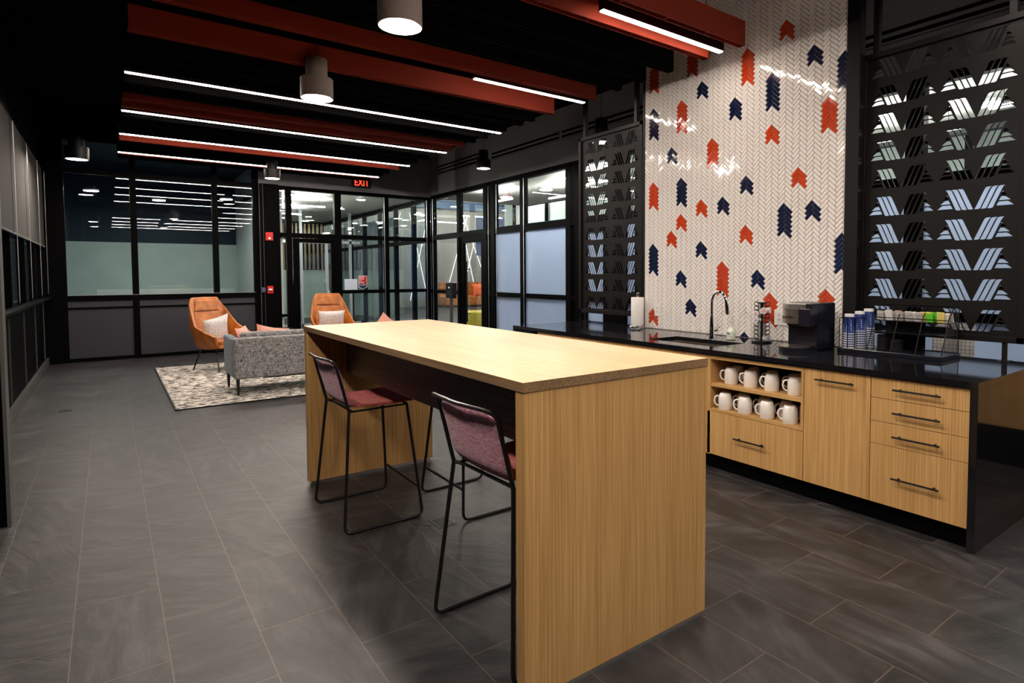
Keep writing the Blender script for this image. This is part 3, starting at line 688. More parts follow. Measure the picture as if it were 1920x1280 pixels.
# coffee machine
t = thing('coffee_machine', 'black and silver single-cup coffee machine on the counter before the tiles', 'coffee machine', (3.80, 2.345, CT))
MB().box(.12, .36, -.115, .115, .0, .335).build('body', 'blackgloss', t, bevel=.012, seg=3)
MB().box(.02, .14, -.115, .06, .175, .30).build('brew_neck', 'blackgloss', t, bevel=.006)
b = MB(); prof = [(-.005+.0, .117)]
P = [(.13, .117)] + [(.055-.06*math.sin(math.pi*i/12)-.0, .117-.185*i/12) for i in range(13)] + [(.13, -.068)]
b.poly([(p[0], p[1], .19) for p in P], Vector((0, 0, .095))); b.build('brew_head', 'steel', t, smooth=True)
b = MB(); b.poly([(p[0]-.001, p[1], .287) for p in P], Vector((0, 0, .045))); b.build('head_lid', 'nickel', t, smooth=True, bevel=.004)
b = MB(); b.box(.045, .14, -.113, -.069, .20, .332); b.build('control_panel', 'blackgloss', t, bevel=.003)
M['screen_glow'] = mat('display_print', (.5, .5, .55), .4, em=(.6, .65, .75), es=.35)
MB().box(.0435, .0445, -.098, -.084, .262, .268).box(.0435, .0445, -.108, -.074, .238, .241).build('display', 'screen_glow', t)
MB().box(.02, .13, -.11, .11, .0, .028).lathe([(.0, .0), (.11, 0), (.11, .028), (0, .028)], p=(.03, 0, 0), n=40).build('drip_base', 'blackgloss', t, smooth=True)
MB().lathe([(.0, .029), (.104, .029), (.104, .034), (0, .034)], p=(.033, 0, 0), n=40).build('drip_plate', 'steel', t, smooth=True)
tx = text('KEURIG', .024, FACE_MX(Vector((-.0065, .035, .235))), 'blackgloss', 'lettering', t, bold=True)

# mugs
mug = thing('mug', 'x', 'mug', (0, 0, 0), 0, group='white mugs upside down on the oak shelves')
MB().lathe([(r_*1.13, z_*1.2) for r_, z_ in [(.040, 0), (.0425, .003), (.0425, .045), (.0415, .068), (.0375, .085), (.0315, .0955), (.0285, .0975), (.026, .095), (.01, .0945)]], n=30).build('cup_body', 'mug', mug, smooth=True)
MB().tube([(0, .040, .088), (0, .055, .094), (0, .070, .086), (0, .077, .062), (0, .072, .040), (0, .058, .026), (0, .044, .024)], .006, 8).build('handle', 'mug', mug, smooth=True)
place = []
for k, (x, y) in enumerate([(3.52, 2.65), (3.52, 2.487), (3.52, 2.322), (3.52, 2.150)]): place.append((x, y, .6215, 'front', 'upper', k))
for k, y in enumerate((2.677, 2.543, 2.39, 2.225)): place.append((3.635, y, .6215, 'back', 'upper', k))
for k, (x, y) in enumerate([(3.475, 2.665), (3.475, 2.50), (3.475, 2.325), (3.475, 2.155)]): place.append((x, y, .4415, 'front', 'lower', k))
for k, y in enumerate((2.585, 2.415, 2.245, 2.10)): place.append((3.58, y, .4415, 'back', 'lower', k))
orde = ['leftmost', 'second from the left', 'third from the left', 'rightmost']
for k, (x, y, z, fb, ul, i) in enumerate(place):
    lab = 'white mug upside down, %s in the %s row of the %s shelf' % (orde[i], fb, ul)
    a_ = R(38 + (k*37 % 17) - 8)
    if k == 0: mug.location = (x, y, z); mug.rotation_euler = (0, 0, a_); mug['label'] = lab
    else: dup(mug, (x, y, z), a_, lab)

# organizer rack with wire tiers, cups, lids, packets
t = thing('condiment_organizer', 'black wire organizer with tray, tiers and cup holder on the counter', 'organizer', (4.03, 1.49, CT))
X1 = .300; Y1 = .655
MB().box(0, X1, 0, Y1, 0, .028).build('tray', 'blackgloss', t, bevel=.003)
b = MB()
yl, yr = .455, .005
def wr(*p, r=.0032): b.tube(p, r, 5)
# side profiles sloping back
for y in (yl, yr, (2*yl+yr)/3, (yl+2*yr)/3):
    wr((.012, y, .03), (.07, y, .15)); wr((.07, y, .15), (.12, y, .255)); wr((.12, y, .255), (.20, y, .325)); wr((.20, y, .325), (X1-.02, y, .325))
for z, x in ((.15, .07), (.245, .115), (.325, .20)): wr((x, yl, z), (x, yr, z))
wr((.07, yl, .15), (X1-.02, yl, .15)); wr((.07, yr, .15), (X1-.02, yr, .15))
for z in (.03, .325): wr((X1-.02, yl, z), (X1-.02, yr, z))
for y in (yl, yr): wr((X1-.02, y, .03), (X1-.02, y, .325))
# cup holder
for x in (.012, .15):
    for y in (Y1-.008, .54): wr((x, y, .03), (x, y, .235))
wr((.012, Y1-.008, .235), (.012, .54, .235)); wr((.15, Y1-.008, .235), (.15, .54, .235)); wr((.012, Y1-.008, .235), (.15, Y1-.008, .235)); wr((.012, .54, .235), (.15, .54, .235)); wr((.012, .59, .03), (.012, .59, .235))
b.build('wire_frame', 'black', t)
MB().box(.075, X1-.02, yr, yl, .148, .151).build('tier_shelf', 'blackgloss', t)
MB().box(.13, X1-.02, yr, yl, .222, .225).build('tier_shelf', 'blackgloss', t)
MB().box(X1-.022, X1-.019, .20, yl, .03, .225).build('back_panel', 'blackgloss', t)
M['mesh'] = mat('black_mesh_panel', (.02, .02, .02), .6)
b = MB()
for i in range(26): b.box(.03+i*.0096, .031+i*.0096, yr-.001, yr, .03, .03+min(.29, .05+i*.022))
for i in range(26): b.box(.03+max(0, i-2)*.005, X1-.02, yr-.001, yr, .035+i*.011, .036+i*.011)
b.build('mesh_side', 'mesh', t)
M['cup_blue'] = mat('blue_dotted_paper', (.012, .035, .20), .45)
def dots():
    nt, b_, N, L = nodes(M['cup_blue']); tc = N('ShaderNodeTexCoord'); v = N('ShaderNodeTexVoronoi'); v.inputs['Scale'].default_value = 75; v.inputs['Randomness'].default_value = .15
    r = ramp(N, [(.26, (.45, .6, .85)), (.32, (.010, .03, .18))]); L(tc.outputs['Object'], v.inputs['Vector']); L(v.outputs['Distance'], r.inputs[0]); L(r.outputs[0], b_.inputs['Base Color'])
dots()
M['cup_white'] = mat('white_paper_rim', (.75, .75, .76), .5)
cup = thing('paper_cup', 'x', 'paper cup', (0, 0, 0), group='upside-down blue dotted paper cups in the holder')
MB().lathe([(.0405, .004), (.031, .128), (.029, .128)], n=28).build('cup_body', 'cup_blue', cup, smooth=True)
MB().lathe([(.0415, 0), (.0425, .003), (.0415, .006), (.040, .005)], n=28).build('rim', 'cup_white', cup, smooth=True)
MB().lathe([(.0317, .120), (.0317, .138), (.029, .138), (.029, .13)], n=28).build('base_band', 'cup_white', cup, smooth=True)
first = True
for si, (x, y, n, wh) in enumerate([(4.085, 2.090, 7, 'front stack'), (4.172, 2.062, 8, 'middle stack'), (4.258, 2.040, 9, 'rear stack')]):
    for k in range(n):
        lab = 'blue dotted paper cup upside down in the %s, %s' % (wh, 'on top' if k == n-1 else 'nested below, only its rim showing')
        p = (x, y, CT+.0285+k*.0158)
        if first: cup.location = p; cup['label'] = lab; first = False
        else: dup(cup, p, 0, lab)
M['lid_black'] = mat('black_plastic_lid', (.018, .018, .02), .2)
lid0 = None
for y, n, wh in ((1.49+.405, 8, 'taller'), (1.49+.315, 6, 'shorter')):
    for k in range(n):
        lab = 'black plastic cup lid in the %s lid stack of the organizer' % wh
        p = (4.03+.13, y, CT+.029+k*.0125)
        if lid0 is None:
            lid0 = MB().lathe([(.038, 0), (.041, .002), (.041, .006), (.034, .008), (.032, .0122), (.01, .0122)], n=26).build('cup_lid', 'lid_black', smooth=True, loc=p); tag(lid0, lab, 'cup lid', 'black cup lids in the organizer')
        else:
            q = lid0.copy(); COL.objects.link(q); q.location = p; q['label'] = lab
M['foil'] = noisy('silver_foil', (.35, .33, .33), (.85, .82, .8), ns=70, rough=.3, metal=.4, bump=.5)
pc = {'foil': ('silver', 'foil'), 'yellow': ('pale yellow', mat('yellow_packet', (.72, .62, .18), .5)), 'lime': ('bright green', mat('green_packet', (.12, .60, .03), .5)), 'wht': ('white', mat('white_packet', (.8, .78, .75), .5)),
      'org': ('orange printed', noisy('orange_packet', (.65, .22, .05), (.8, .75, .7), ns=40, rough=.4))}
seq = ['foil']*3+['wht', 'foil', 'org', 'foil', 'foil', 'foil', 'foil', 'wht', 'foil', 'foil', 'yellow', 'yellow', 'lime', 'lime', 'lime', 'yellow', 'wht', 'wht']
used = {}
for k, c in enumerate(seq):
    nm, mm = pc[c]; y = 1.49+.435-k*.0208
    b = MB(); n = 6; vs = []
    for i in range(n+1):
        for j in range(2):
            for s in (-1, 1):
                pass
    wv = .03
    for s in (0,):
        b.box(-.003, .003, -.021, .021, 0, .062+random.uniform(-.004, .006))
    for v in b.bm.verts: v.co.x += random.uniform(-.003, .003); v.co.y += random.uniform(-.002, .002)
    o = b.build('sugar_packet', mm, bevel=.0015, loc=(4.03+.150+(k % 3)*.022, y, CT+.228))
    o.rotation_euler = (random.uniform(-.12, .12), -.25+random.uniform(-.08, .08), random.uniform(-.2, .2))
    pos = 'left' if k < 8 else ('middle' if k < 13 else 'right')
    key = (nm, pos)
    tag(o, '%s packet in the %s compartment of the organizer top tier' % (nm, pos), 'packet', 'sweetener and creamer packets')

# ------------------------------------------------------------------ high table
TXA, TXB, TYA, TYB, TH = 1.027, 1.923, 1.562, 4.222, 1.067
t = thing('high_table', 'large oak waterfall high table in the middle of the room', 'table', ((TXA+TXB)/2, (TYA+TYB)/2, 0))
def tl(b, *a, **k): o = b.build(*a, **k); o.location = (-(TXA+TXB)/2, -(TYA+TYB)/2, 0); return o
tl(MB().box(TXA, TXB, TYA, TYB, TH-.032, TH), 'tabletop', 'oak_top', t, bevel=.0015) if 0 else None
M['oak_top'] = wood('pale_oak_top', 1, (.46, .30, .165), (.56, .385, .225), .4)
M['oak_edge'] = wood('oak_edge_band', 1, (.20, .125, .06), (.30, .19, .10), .45)
tl(MB().box(TXA+.001, TXB-.001, TYA+.001, TYB-.001, TH-.031, TH), 'tabletop', 'oak_top', t)
tl(MB().box(TXA, TXB, TYA, TYA+.001, TH-.032, TH-.0005).box(TXA, TXB, TYB-.001, TYB, TH-.032, TH-.0005).box(TXA, TXA+.001, TYA+.001, TYB-.001, TH-.032, TH-.0005).box(TXB-.001, TXB, TYA+.001, TYB-.001, TH-.032, TH-.0005), 'edge_band', 'oak_edge', t)
for a, c in ((TYA+.004, TYA+.052), (TYB-.052, TYB-.004)):
    tl(MB().box(TXA+.004, TXB-.004, a, c, .022, TH-.0325), 'end_panel', 'oak_v', t, bevel=.001)
    tl(MB().box(TXA+.02, TXB-.02, a+.008, c-.008, 0, .0215), 'foot_rail', 'nickel', t)
tl(MB().box(1.291, 1.311, TYA+.053, TYB-.053, .735, TH-.033).box(1.64, 1.66, TYA+.053, TYB-.053, .735, TH-.033).box(1.311, 1.64, TYA+.053, TYB-.053, .735, .75), 'apron_beam', 'ash_dark', t)

# bar stools
def stool(lab, loc, rz):
    t = thing('counter_stool', lab, 'stool', loc, rz, 'plum counter stools at the high table')
    for s in (-1, 1):
        pts = arc([(-.165, s*.212, .655), (-.222, s*.285, .009), (.225, s*.285, .009), (.172, s*.20, .655)], .045)
        MB().tube(pts, .0085, 8).build('sled_leg', 'blackleg', t, smooth=True)
        MB().box(.10, .15, s*.285-.008, s*.285+.008, 0, .004).box(-.16, -.11, s*.285-.008, s*.285+.008, 0, .004).build('floor_glide', 'blackleg', t)
    MB().tube([(.209, -.262, .175), (.209, .262, .175)], .0075, 8).build('footrest', 'blackleg', t)
    pts = arc([(-.165, .212, .655), (-.232, .212, .925), (-.262, .20, .945), (-.275, .0, .942), (-.262, -.20, .945), (-.232, -.212, .925), (-.165, -.212, .655)], .03)
    MB().tube(pts, .0085, 8).tube(arc([(-.165, .212, .655), (-.135, .18, .645), (-.135, -.18, .645), (-.165, -.212, .655)], .03), .0075, 8).tube(arc([(.172, .2, .655), (.172, -.2, .655)], .01), .007, 8).tube([(-.16, .2, .65), (.172, .2, .653)], .006, 6).tube([(-.16, -.2, .65), (.172, -.2, .653)], .006, 6).build('wire_frame', 'blackleg', t, smooth=True)
    def pad(name, m, f, w0, w1, L0, L1, th):
        """rounded pad: u across, v along; f(u,v)->point, normal offset"""
        b = MB(); nu, nv = 10, 12; grid = [[], []]
        for side in (0, 1):
            for j in range(nv+1):
                v = j/nv; row = []
                for i in range(nu+1):
                    u = -1+2*i/nu
                    wv = w0+(w1-w0)*v
                    # round the corners of the outline
                    dv = min(v, 1-v)*(L1); rr = .05
                    k = 1 if dv > rr else (wv-rr+math.sqrt(max(0, rr*rr-(rr-dv)**2)))/wv
                    edge = max(abs(u), abs(2*v-1)); tk = th*(1-max(0, edge-.8)*2.2)
                    row.append(b.bm.verts.new(f(u*wv*k, v, (tk/2 if side else -tk/2))))
                grid[side].append(row)
        for side in (0, 1):
            for j in range(nv):
                for i in range(nu):
                    b.bm.faces.new((grid[side][j][i], grid[side][j][i+1], grid[side][j+1][i+1], grid[side][j+1][i]))
        for j in range(nv):
            for i in (0, nu): b.bm.faces.new((grid[0][j][i], grid[0][j+1][i], grid[1][j+1][i], grid[1][j][i]))
        for i in range(nu):
            for j in (0, nv): b.bm.faces.new((grid[0][j][i], grid[0][j][i+1], grid[1][j][i+1], grid[1][j][i]))
        o = b.build(name, m, t, smooth=True); return o
    def fb(u, v, d):
        z = .665+v*.262; x = -.150-.078*v-.012*math.sin(v*math.pi)*0+.02*(1-min(1, v*5))**2
        return Vector((x+d-.010*(1-(u/.2)**2), u, z))
    pad('backrest', 'plum', fb, .200, .203, 0, .27, .022)
    def fs(u, v, d):
        x = -.148+v*.375; z = .672-.010*math.sin(v*math.pi)-.035*max(0, v-.8)**2*8+.012*(u/.2)**2
        return Vector((x, u, z+d))
    pad('seat', 'rust', fs, .205, .215, 0, .37, .026)
    return t
s0 = stool('plum twill counter stool at the far end of the table, wholly in view', (1.195, 3.515, 0), 0)
dup(s0, (1.262, 1.962, 0), R(2), 'plum twill counter stool at the near end, half hidden by the end panel')
dup(s0, (1.79, 3.29, 0), R(180), 'counter stool on the far side of the table, only its legs in view')
dup(s0, (1.79, 2.05, 0), R(178), 'counter stool on the far side, hidden behind the near end panel')
# floor boxes
for (x0, x1, y0, y1, lab) in ((1.42, 1.53, 3.01, 3.15, 'square floor outlet box under the high table'), (-.45, -.33, 8.0, 8.1, 'small floor outlet cover near the left wall')):
    t = thing('floor_box', lab, 'floor outlet', ((x0+x1)/2, (y0+y1)/2, 0)); a, c = (x1-x0)/2, (y1-y0)/2
    MB().box(-a, a, -c, c, 0, .003).build('cover', 'zinc', t); MB().box(-a+.012, a-.012, -c+.012, c-.012, .003, .0042).build('lid', 'black', t)

# ------------------------------------------------------------------ lounge
t = thing('area_rug', 'black and cream patterned rug under the lounge seats', 'rug', (1.95, 9.1, 0))
MB().box(-1.42, 1.42, -1.76, 1.76, 0, .010).build('pile', 'rug', t)
b = MB().box(-1.44, -1.42, -1.78, 1.78, 0, .012).box(1.42, 1.44, -1.78, 1.78, 0, .012).box(-1.42, 1.42, -1.78, -1.76, 0, .012).box(-1.42, 1.42, 1.76, 1.78, 0, .012); b.build('binding', 'black', t)
RZ = .0125
t = thing('sofa', 'gray tweed two-seat sofa seen from behind beside the high table', 'sofa', (2.13, 8.08, RZ))
W, D = 1.01, .39
MB().box(-W+.012, W-.012, -D+.02, D-.006, .194, .38).build('base', 'tweed', t, bevel=.02, seg=3)
MB().box(-W, W, -D, -D+.12, .19, .665).build('back', 'tweed', t, bevel=.022, seg=3)
for s in (-1, 1): MB().box(min(s*W, s*(W-.09)), max(s*W, s*(W-.09)), -D+.115, D, .19, .655).build('arm', 'tweed_blue', t, bevel=.022, seg=3)
for s in (-1, 1):
    x = s*.46
    MB().box(x-.455, x+.455, -D+.16, D-.01, .38, .47).build('seat_cushion', 'tweed', t, bevel=.03, seg=3)
    MB().box(x-.455, x+.455, -D+.115, -D+.25, .44, .72).build('back_cushion', 'tweed', t, bevel=.035, seg=3)
for sx in (-1, 1):
    for sy in (-1, 1):
        MB().cyl((sx*(W-.04), sy*(D-.05), 0), .012, .19, 10, r2=.022).build('leg', 'blackleg', t)
MB().box(-W+.3, W-.3, -D+.04, -D+.06, .175, .19).build('rail', 'blackleg', t)
def cushion(name, lab, m, loc, rot, s=.22, th=.06, h=None):
    b = MB(); n = 10; h = h or s; g0 = []
    for side in (1, -1):
        g_ = []
        for j in range(n+1):
            row = []
            for i in range(n+1):
                u, v = -1+2*i/n, -1+2*j/n
                pin = 1-.10*(1-abs(u)**2)*(abs(v)**2) ; pin2 = 1-.10*(1-abs(v)**2)*(abs(u)**2)
                d = th*((1-u*u)*(1-v*v))**.42
                row.append(b.bm.verts.new((u*s*pin2, side*d, v*h*pin)))
            g_.append(row)
        g0.append(g_)
    for g_ in g0:
        for j in range(n):
            for i in range(n): b.bm.faces.new((g_[j][i], g_[j][i+1], g_[j+1][i+1], g_[j+1][i]))
    bmesh.ops.remove_doubles(b.bm, verts=b.bm.verts[:], dist=.0005)
    o = b.build(name, m, smooth=True, loc=loc); o.rotation_euler = rot; return tag(o, lab, 'cushion')
cushion('throw_pillow', 'dusty pink pillow leaning inside the left arm of the sofa', 'pink', (1.30, 8.10, RZ+.575), (R(-15), 0, R(65)), .20, .06)
cushion('throw_pillow', 'dusty pink pillow peeping above the right end of the sofa', 'pink', (3.02, 8.02, RZ+.585), (R(-12), R(38), R(-35)), .21, .06)
cushion('throw_pillow', 'second pink pillow lying against the back of the sofa, left half', 'pink', (1.60, 8.10, RZ+.565), (R(-18), R(12), R(8)), .20, .055)
def armchair(lab, loc, rz):
    t = thing('lounge_chair', lab, 'armchair', loc, rz, 'cognac leather lounge chairs on the rug')
    # shell, facing -y: lower ring and upper ring, half profile mirrored. order: arm front -> back centre
    low = [(.27, -.30, .36), (.285, -.12, .335), (.275, .08, .33), (.23, .22, .34), (.12, .275, .345), (0, .28, .345)]
    mid = [(.315, -.31, .50), (.335, -.12, .545), (.335, .08, .60), (.30, .25, .64), (.15, .30, .66), (0, .305, .665)]
    topz = [(.318, -.315, .515), (.342, -.12, .575), (.345, .09, .66), (.25, .345, .98), (.20, .37, 1.055), (0, .38, 1.06)]
    rows = []
    b = MB()
    for ring in (low, mid, topz):
        full = [(-x, y, z) for x, y, z in ring] + [(x, y, z) for x, y, z in ring[::-1][1:]]
        rows.append([b.bm.verts.new(p) for p in full])
    for r1, r2 in zip(rows, rows[1:]):
        for i in range(len(r1)-1): b.bm.faces.new((r1[i], r1[i+1], r2[i+1], r2[i]))
    o = b.build('shell', 'leather', t, smooth=True)
    md = o.modifiers.new('thick', 'SOLIDIFY'); md.thickness = .035; md.offset = -1
    md = o.modifiers.new('bevel', 'BEVEL'); md.width = .01; md.segments = 2; md.limit_method = 'ANGLE'; md.angle_limit = R(50)
    b = MB(); b.poly([(-.26, -.33, .35), (.26, -.33, .35), (.27, -.1, .325), (.25, .18, .325), (.12, .26, .33), (-.12, .26, .33), (-.25, .18, .325), (-.27, -.1, .325)], Vector((0, 0, .05))); b.build('seat_pan', 'leather', t, bevel=.01)
    MB().box(-.235, .235, -.325, .20, .385, .455).build('seat_cushion', 'leather', t, bevel=.028, seg=3)
    b = MB(); P = [(-.215, .225, .46), (.215, .225, .46), (.245, .272, .66), (.20, .318, .845), (-.20, .318, .845), (-.245, .272, .66)]; b.poly(P, Vector((0, -.045, 0))); b.build('back_cushion', 'leather', t, bevel=.018, seg=3)
    b = MB(); P = [(-.195, .32, .86), (.195, .32, .86), (.165, .352, 1.02), (-.165, .352, 1.02)]; b.poly(P, Vector((0, -.04, 0))); b.build('headrest', 'leather', t, bevel=.016, seg=3)
    for sx in (-1, 1):
        for sy, y2 in ((-1, -.30), (1, .27)):
            MB().tube([(sx*.19, sy*.16, .335), (sx*.25, y2, .006)], .011, 10).build('leg', 'blackleg', t)
    MB().box(-.2, .2, -.18, .18, .312, .326).build('leg_plate', 'blackleg', t)
    return t
a0 = armchair('cognac leather high-back lounge chair before the gray window panels', (1.30, 10.06, RZ), R(28))
dup(a0, (3.06, 10.62, RZ), R(-4), 'cognac leather lounge chair right of the rug, seen over the table')
cushion('throw_pillow', 'oatmeal square pillow on the left lounge chair', 'cushion', (1.235, 9.98, RZ+.60), (R(14), R(-12), R(30)), .20, .055)
cushion('throw_pillow', 'oatmeal pillow on the right lounge chair, seen over the table edge', 'cushion', (3.06, 10.66, RZ+.62), (R(14), 0, R(-4)), .22, .05, .16)
t = thing('side_table', 'low round black side table between the two lounge chairs', 'side table', (2.22, 10.75, RZ))
MB().lathe([(.0, .48), (.215, .48), (.225, .485), (.225, .495), (.215, .50), (0, .50)], n=48).build('tabletop', 'frame', t, smooth=True)
MB().cyl((0, 0, .012), .018, .47, 14).build('stem', 'frame', t); MB().cyl((0, 0, 0), .15, .012, 40).build('base', 'frame', t)

# ------------------------------------------------------------------ signs and devices
M['exit_red'] = emis('exit_letter_glow', (1, .045, .02), .55)
t = thing('exit_sign', 'black exit sign with glowing red letters below the beams', 'exit sign', (4.07, 12.0, 3.13))
MB().box(-.19, .19, -.02, .02, 0, .19).build('housing', 'black', t, bevel=.004)
MB().tube([(0, 0, .19), (0, 0, ZC-3.13)], .008).build('stem', 'black', t)
text('EXIT', .19, FACE_MY(Vector((0, -.022, .095))), 'exit_red', 'lettering', t, bold=True, sx=.75)
t = thing('fire_strobe', 'red fire alarm strobe high on the black column', 'fire alarm', (2.415, YN-.121, 2.12))
MB().box(-.065, .065, -.05, 0, -.075, .075).build('body', 'red_plastic', t, bevel=.006)
MB().box(-.02, .02, -.062, -.05, -.055, -.02).build('lens', 'white', t, bevel=.004)
t = thing('fire_pull_station', 'small red fire alarm pull box on the black column', 'fire alarm', (2.415, YN-.121, 1.125))
MB().box(-.05, .05, -.04, 0, -.07, .07).build('body', 'red_plastic', t, bevel=.005); MB().box(-.03, .03, -.048, -.04, -.012, .02).build('pull_handle', 'white', t)
MB().box(-.028, .028, -.0485, -.04, -.03, -.022).build('lower_mark', 'blackgloss', t)
t = thing('card_reader', 'dark round-cornered card reader left of the red pull box', 'card reader', (2.30, YN-.125, 1.12))
MB().box(-.045, .04, -.03, 0, -.05, .05).build('body', 'zinc', t, bevel=.015, seg=3); MB().box(-.005, .02, -.032, -.03, -.02, .03).build('display', mat('blue_display', (.02, .04, .2), .2, em=(.05, .1, .6), es=.08), t)
t = thing('sanitizer_dispenser', 'black hand sanitizer dispenser on a stand before the glass door', 'dispenser', (5.52, 11.02, 0))
MB().box(-.05, .05, -.16, .16, .92, 1.24).build('housing', 'blackgloss', t, bevel=.02, seg=3)
MB().box(-.012, .012, -.05, .05, .02, .92).build('pole', 'zinc', t); MB().box(-.15, .15, -.15, .15, 0, .02).build('base', 'black', t, bevel=.004)
MB().box(-.052, -.048, -.03, .03, 1.12, 1.15).build('indicator', 'white', t)
M['notice'] = noisy('printed_notice', (.55, .62, .75), (.62, .7, .85), (1, 1, 30), 6, rough=.5)
o = MB().box(3.84, 4.10, YG-.008, YG-.005, 1.09, 1.31).build('paper_notice', 'notice'); tag(o, 'pale blue printed notice taped on the glass beside the door', 'notice')
t = thing('certification_badge', 'red and navy pentagon badge sticker on the glass', 'sticker', (4.215, YG-.006, 1.09))
M['navy'] = mat('navy_print', (.012, .02, .10), .4); M['wprint'] = mat('white_print', (.8, .8, .8), .4)
b = MB(); b.poly([(-.088, 0, .05), (0, 0, 0), (.088, 0, .05), (.088, 0, .29), (-.088, 0, .29)], Vector((0, -.002, 0))); b.build('border', 'wprint', t)
b = MB(); b.poly([(-.078, -.003, .057), (0, -.003, .012), (.078, -.003, .057), (.078, -.003, .12), (-.078, -.003, .12)], Vector((0, -.001, 0))); b.build('lower_field', 'navy', t)
MB().box(-.078, .078, -.004, -.002, .12, .28).build('upper_field', 'red_plastic', t)
for i, s in enumerate(('Great', 'Place', 'To', 'Work.')): text(s, .044, FACE_MY(Vector((-.022 if i != 2 else -.045, -.005, .262-i*.038))), 'wprint', 'lettering', t, bold=True)
text('Certified', .034, FACE_MY(Vector((0, -.0055, .098))), 'wprint', 'lettering', t, bold=True)

# ------------------------------------------------------------------ rooms beyond the glass
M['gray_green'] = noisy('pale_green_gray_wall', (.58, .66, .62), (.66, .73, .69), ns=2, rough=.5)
M['white_ceil'] = noisy('off_white_ceiling', (.55, .56, .53), (.6, .61, .58), (1, 8, 1), 3, rough=.5)
M['painted_dusk'] = mat('dusk_blue_painted_wall', (.006, .022, .048), .6)  # dusk blue put into the wall colour
M['blue'] = mat('blue_band_paint', (.015, .055, .13), .5); M['blue_lit'] = mat('bright_blue_panel', (.03, .16, .50), .4, em=(.03, .2, .7), es=.5)
M['slat'] = wood('beige_wall_slat', 2, (.30, .20, .12), (.42, .30, .19))
def disc(x, y, z, lab, r=.11, name='recessed_light', m='lamp_cool'):
    t = thing(name, lab, 'ceiling light', (x, y, z), group='round lights beyond the glass')
    MB().cyl((0, 0, -.03), r, .03, 24).build('trim_ring', 'white', t); MB().cyl((0, 0, -.036), r*.9, .008, 24).build('diffuser', m, t)
ORD = ['nearest the far corner', 'second from the far corner', 'third from the far corner', 'fourth from the far corner', 'in the middle of the row', 'fourth from the near end', 'third from the near end', 'second from the near end', 'nearest the camera']
M['hall_fill_lamp'] = emis('added_hall_bar_glow', (1, .98, .9), 75)  # glow of the bars added to light the atrium
def bar(lab, loc, ax, h, zc, m='lamp_cool'):
    t = thing('linear_light', lab, 'ceiling light', loc, group='hanging linear lights beyond the glass')
    a = (.018, h) if ax else (h, .018)
    MB().box(-a[0], a[0], -a[1], a[1], -.012, .012).build('glowing_bar', m, t)
    k = h*.8
    for q in (-k, k): MB().tube([(0 if ax else q, q if ax else 0, .012), (0 if ax else q, q if ax else 0, zc-loc[2])], .003, 5).build('hanging_wire', 'black', t)
# dark room behind the left windows
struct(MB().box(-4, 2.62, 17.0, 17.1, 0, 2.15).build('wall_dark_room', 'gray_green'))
struct(MB().box(-4, 2.62, 17.05, 17.15, 2.15, 3.8).box(-4, -3.9, 12.5, 17, 0, 3.8).build('wall_dark_room_upper', 'painted_dusk'))  # dark blue paint stands in for dusk and light fading upward
struct(MB().box(-4, 2.62, 12.5, 17.1, 3.8, 3.9).build('ceiling_dark_room', 'painted_dusk'))  # same painted dusk blue overhead
struct(MB().box(2.6, 2.7, 12.5, 18.5, 0, 3.9).build('wall_north_room_left', 'white'))
for x, y, l in ((-.2, 14.2, 'round light in the dark room behind the left window'), (.9, 15.2, 'round light deep in the dark room, middle'), (2.0, 14.2, 'round light in the dark room near the column')):
    disc(x, y, 3.0, l, .12, m='lamp_cool')
o = MB().box(-.2, 2.4, 16.2, 16.6, 0, 1.08).build('low_cabinet', 'white', bevel=.01); tag(o, 'long pale low cabinet inside the dark room', 'cabinet')
# north room
struct(MB().box(2.6, 6.2, 12.5, 24, 3.12, 3.2).build('ceiling_north_room', 'white_ceil'))
struct(MB().box(2.6, 6.2, 23.9, 24, 0, 3.12).build('wall_north_room_end', 'white'))
w4 = grid_window('window_20', [(y, .09, 0, 3.12) for y in (13.4, 14.5, 15.6, 16.8, 18.0, 19.5, 21, 23)], [(12.5, 24, 3.06, .1), (12.5, 24, 2.16, .09), (12.5, 24, .04, .08)], XG, axis='x')
ysn = [12.4, 13.4, 14.5, 15.6, 16.8, 18.0, 19.5, 21, 23]
for a, c in zip(ysn, ysn[1:]):
    for z0, z1 in ((.08, 2.115), (2.205, 3.01)): MB().box(XG-.004, XG+.004, a+.045, c-.045, z0, z1).build('pane', 'glass', w4)
struct(MB().box(6.9, 7.0, 17.5, 23.9, 0, 3.12).build('wall_hall', 'gray_green'))
M['silver'] = mat('silver_painted_frame', (.42, .42, .46), .4)
# storefront with double door across the north room
d4 = struct(MB().box(3.55, 3.62, 17.0, 17.08, 0, 3.12).box(4.1, 4.16, 17, 17.08, 0, 3.12).box(4.75, 4.82, 17, 17.08, 0, 2.3).box(5.4, 5.46, 17, 17.08, 0, 3.12).box(3.55, 5.7, 17, 17.08, 2.25, 2.33).box(3.55, 4.1, 17, 17.08, .9, .96).box(3.55, 5.7, 17, 17.08, 0, .08).build('window_21', 'silver'))
MB().box(3.6, 5.7, 17.03, 17.04, .08, 3.1).build('pane', 'glass', d4)
t = thing('slat_wall', 'beige vertical slat wall beyond the far double doors', 'wall panel', (4.3, 20.5, 0))
MB().box(-1.2, 1.4, .05, .1, 1.55, 3.1).build('backing', 'wall_dark', t); MB().box(-1.2, 1.4, .05, .1, 0, 1.55).build('lower_panel', 'gray_green', t); b = MB()
for i in range(20): b.box(-1.18+i*.13, -1.12+i*.13, 0, .05, 1.55, 3.05)
b.build('slats', 'slat', t)
t = thing('slat_wall', 'beige vertical slat strip with glowing line left of the door', 'wall panel', (2.72, 13.6, 0))
MB().box(0, .03, -.4, .5, .9, 2.9).build('backing', 'wall_dark', t); b = MB()
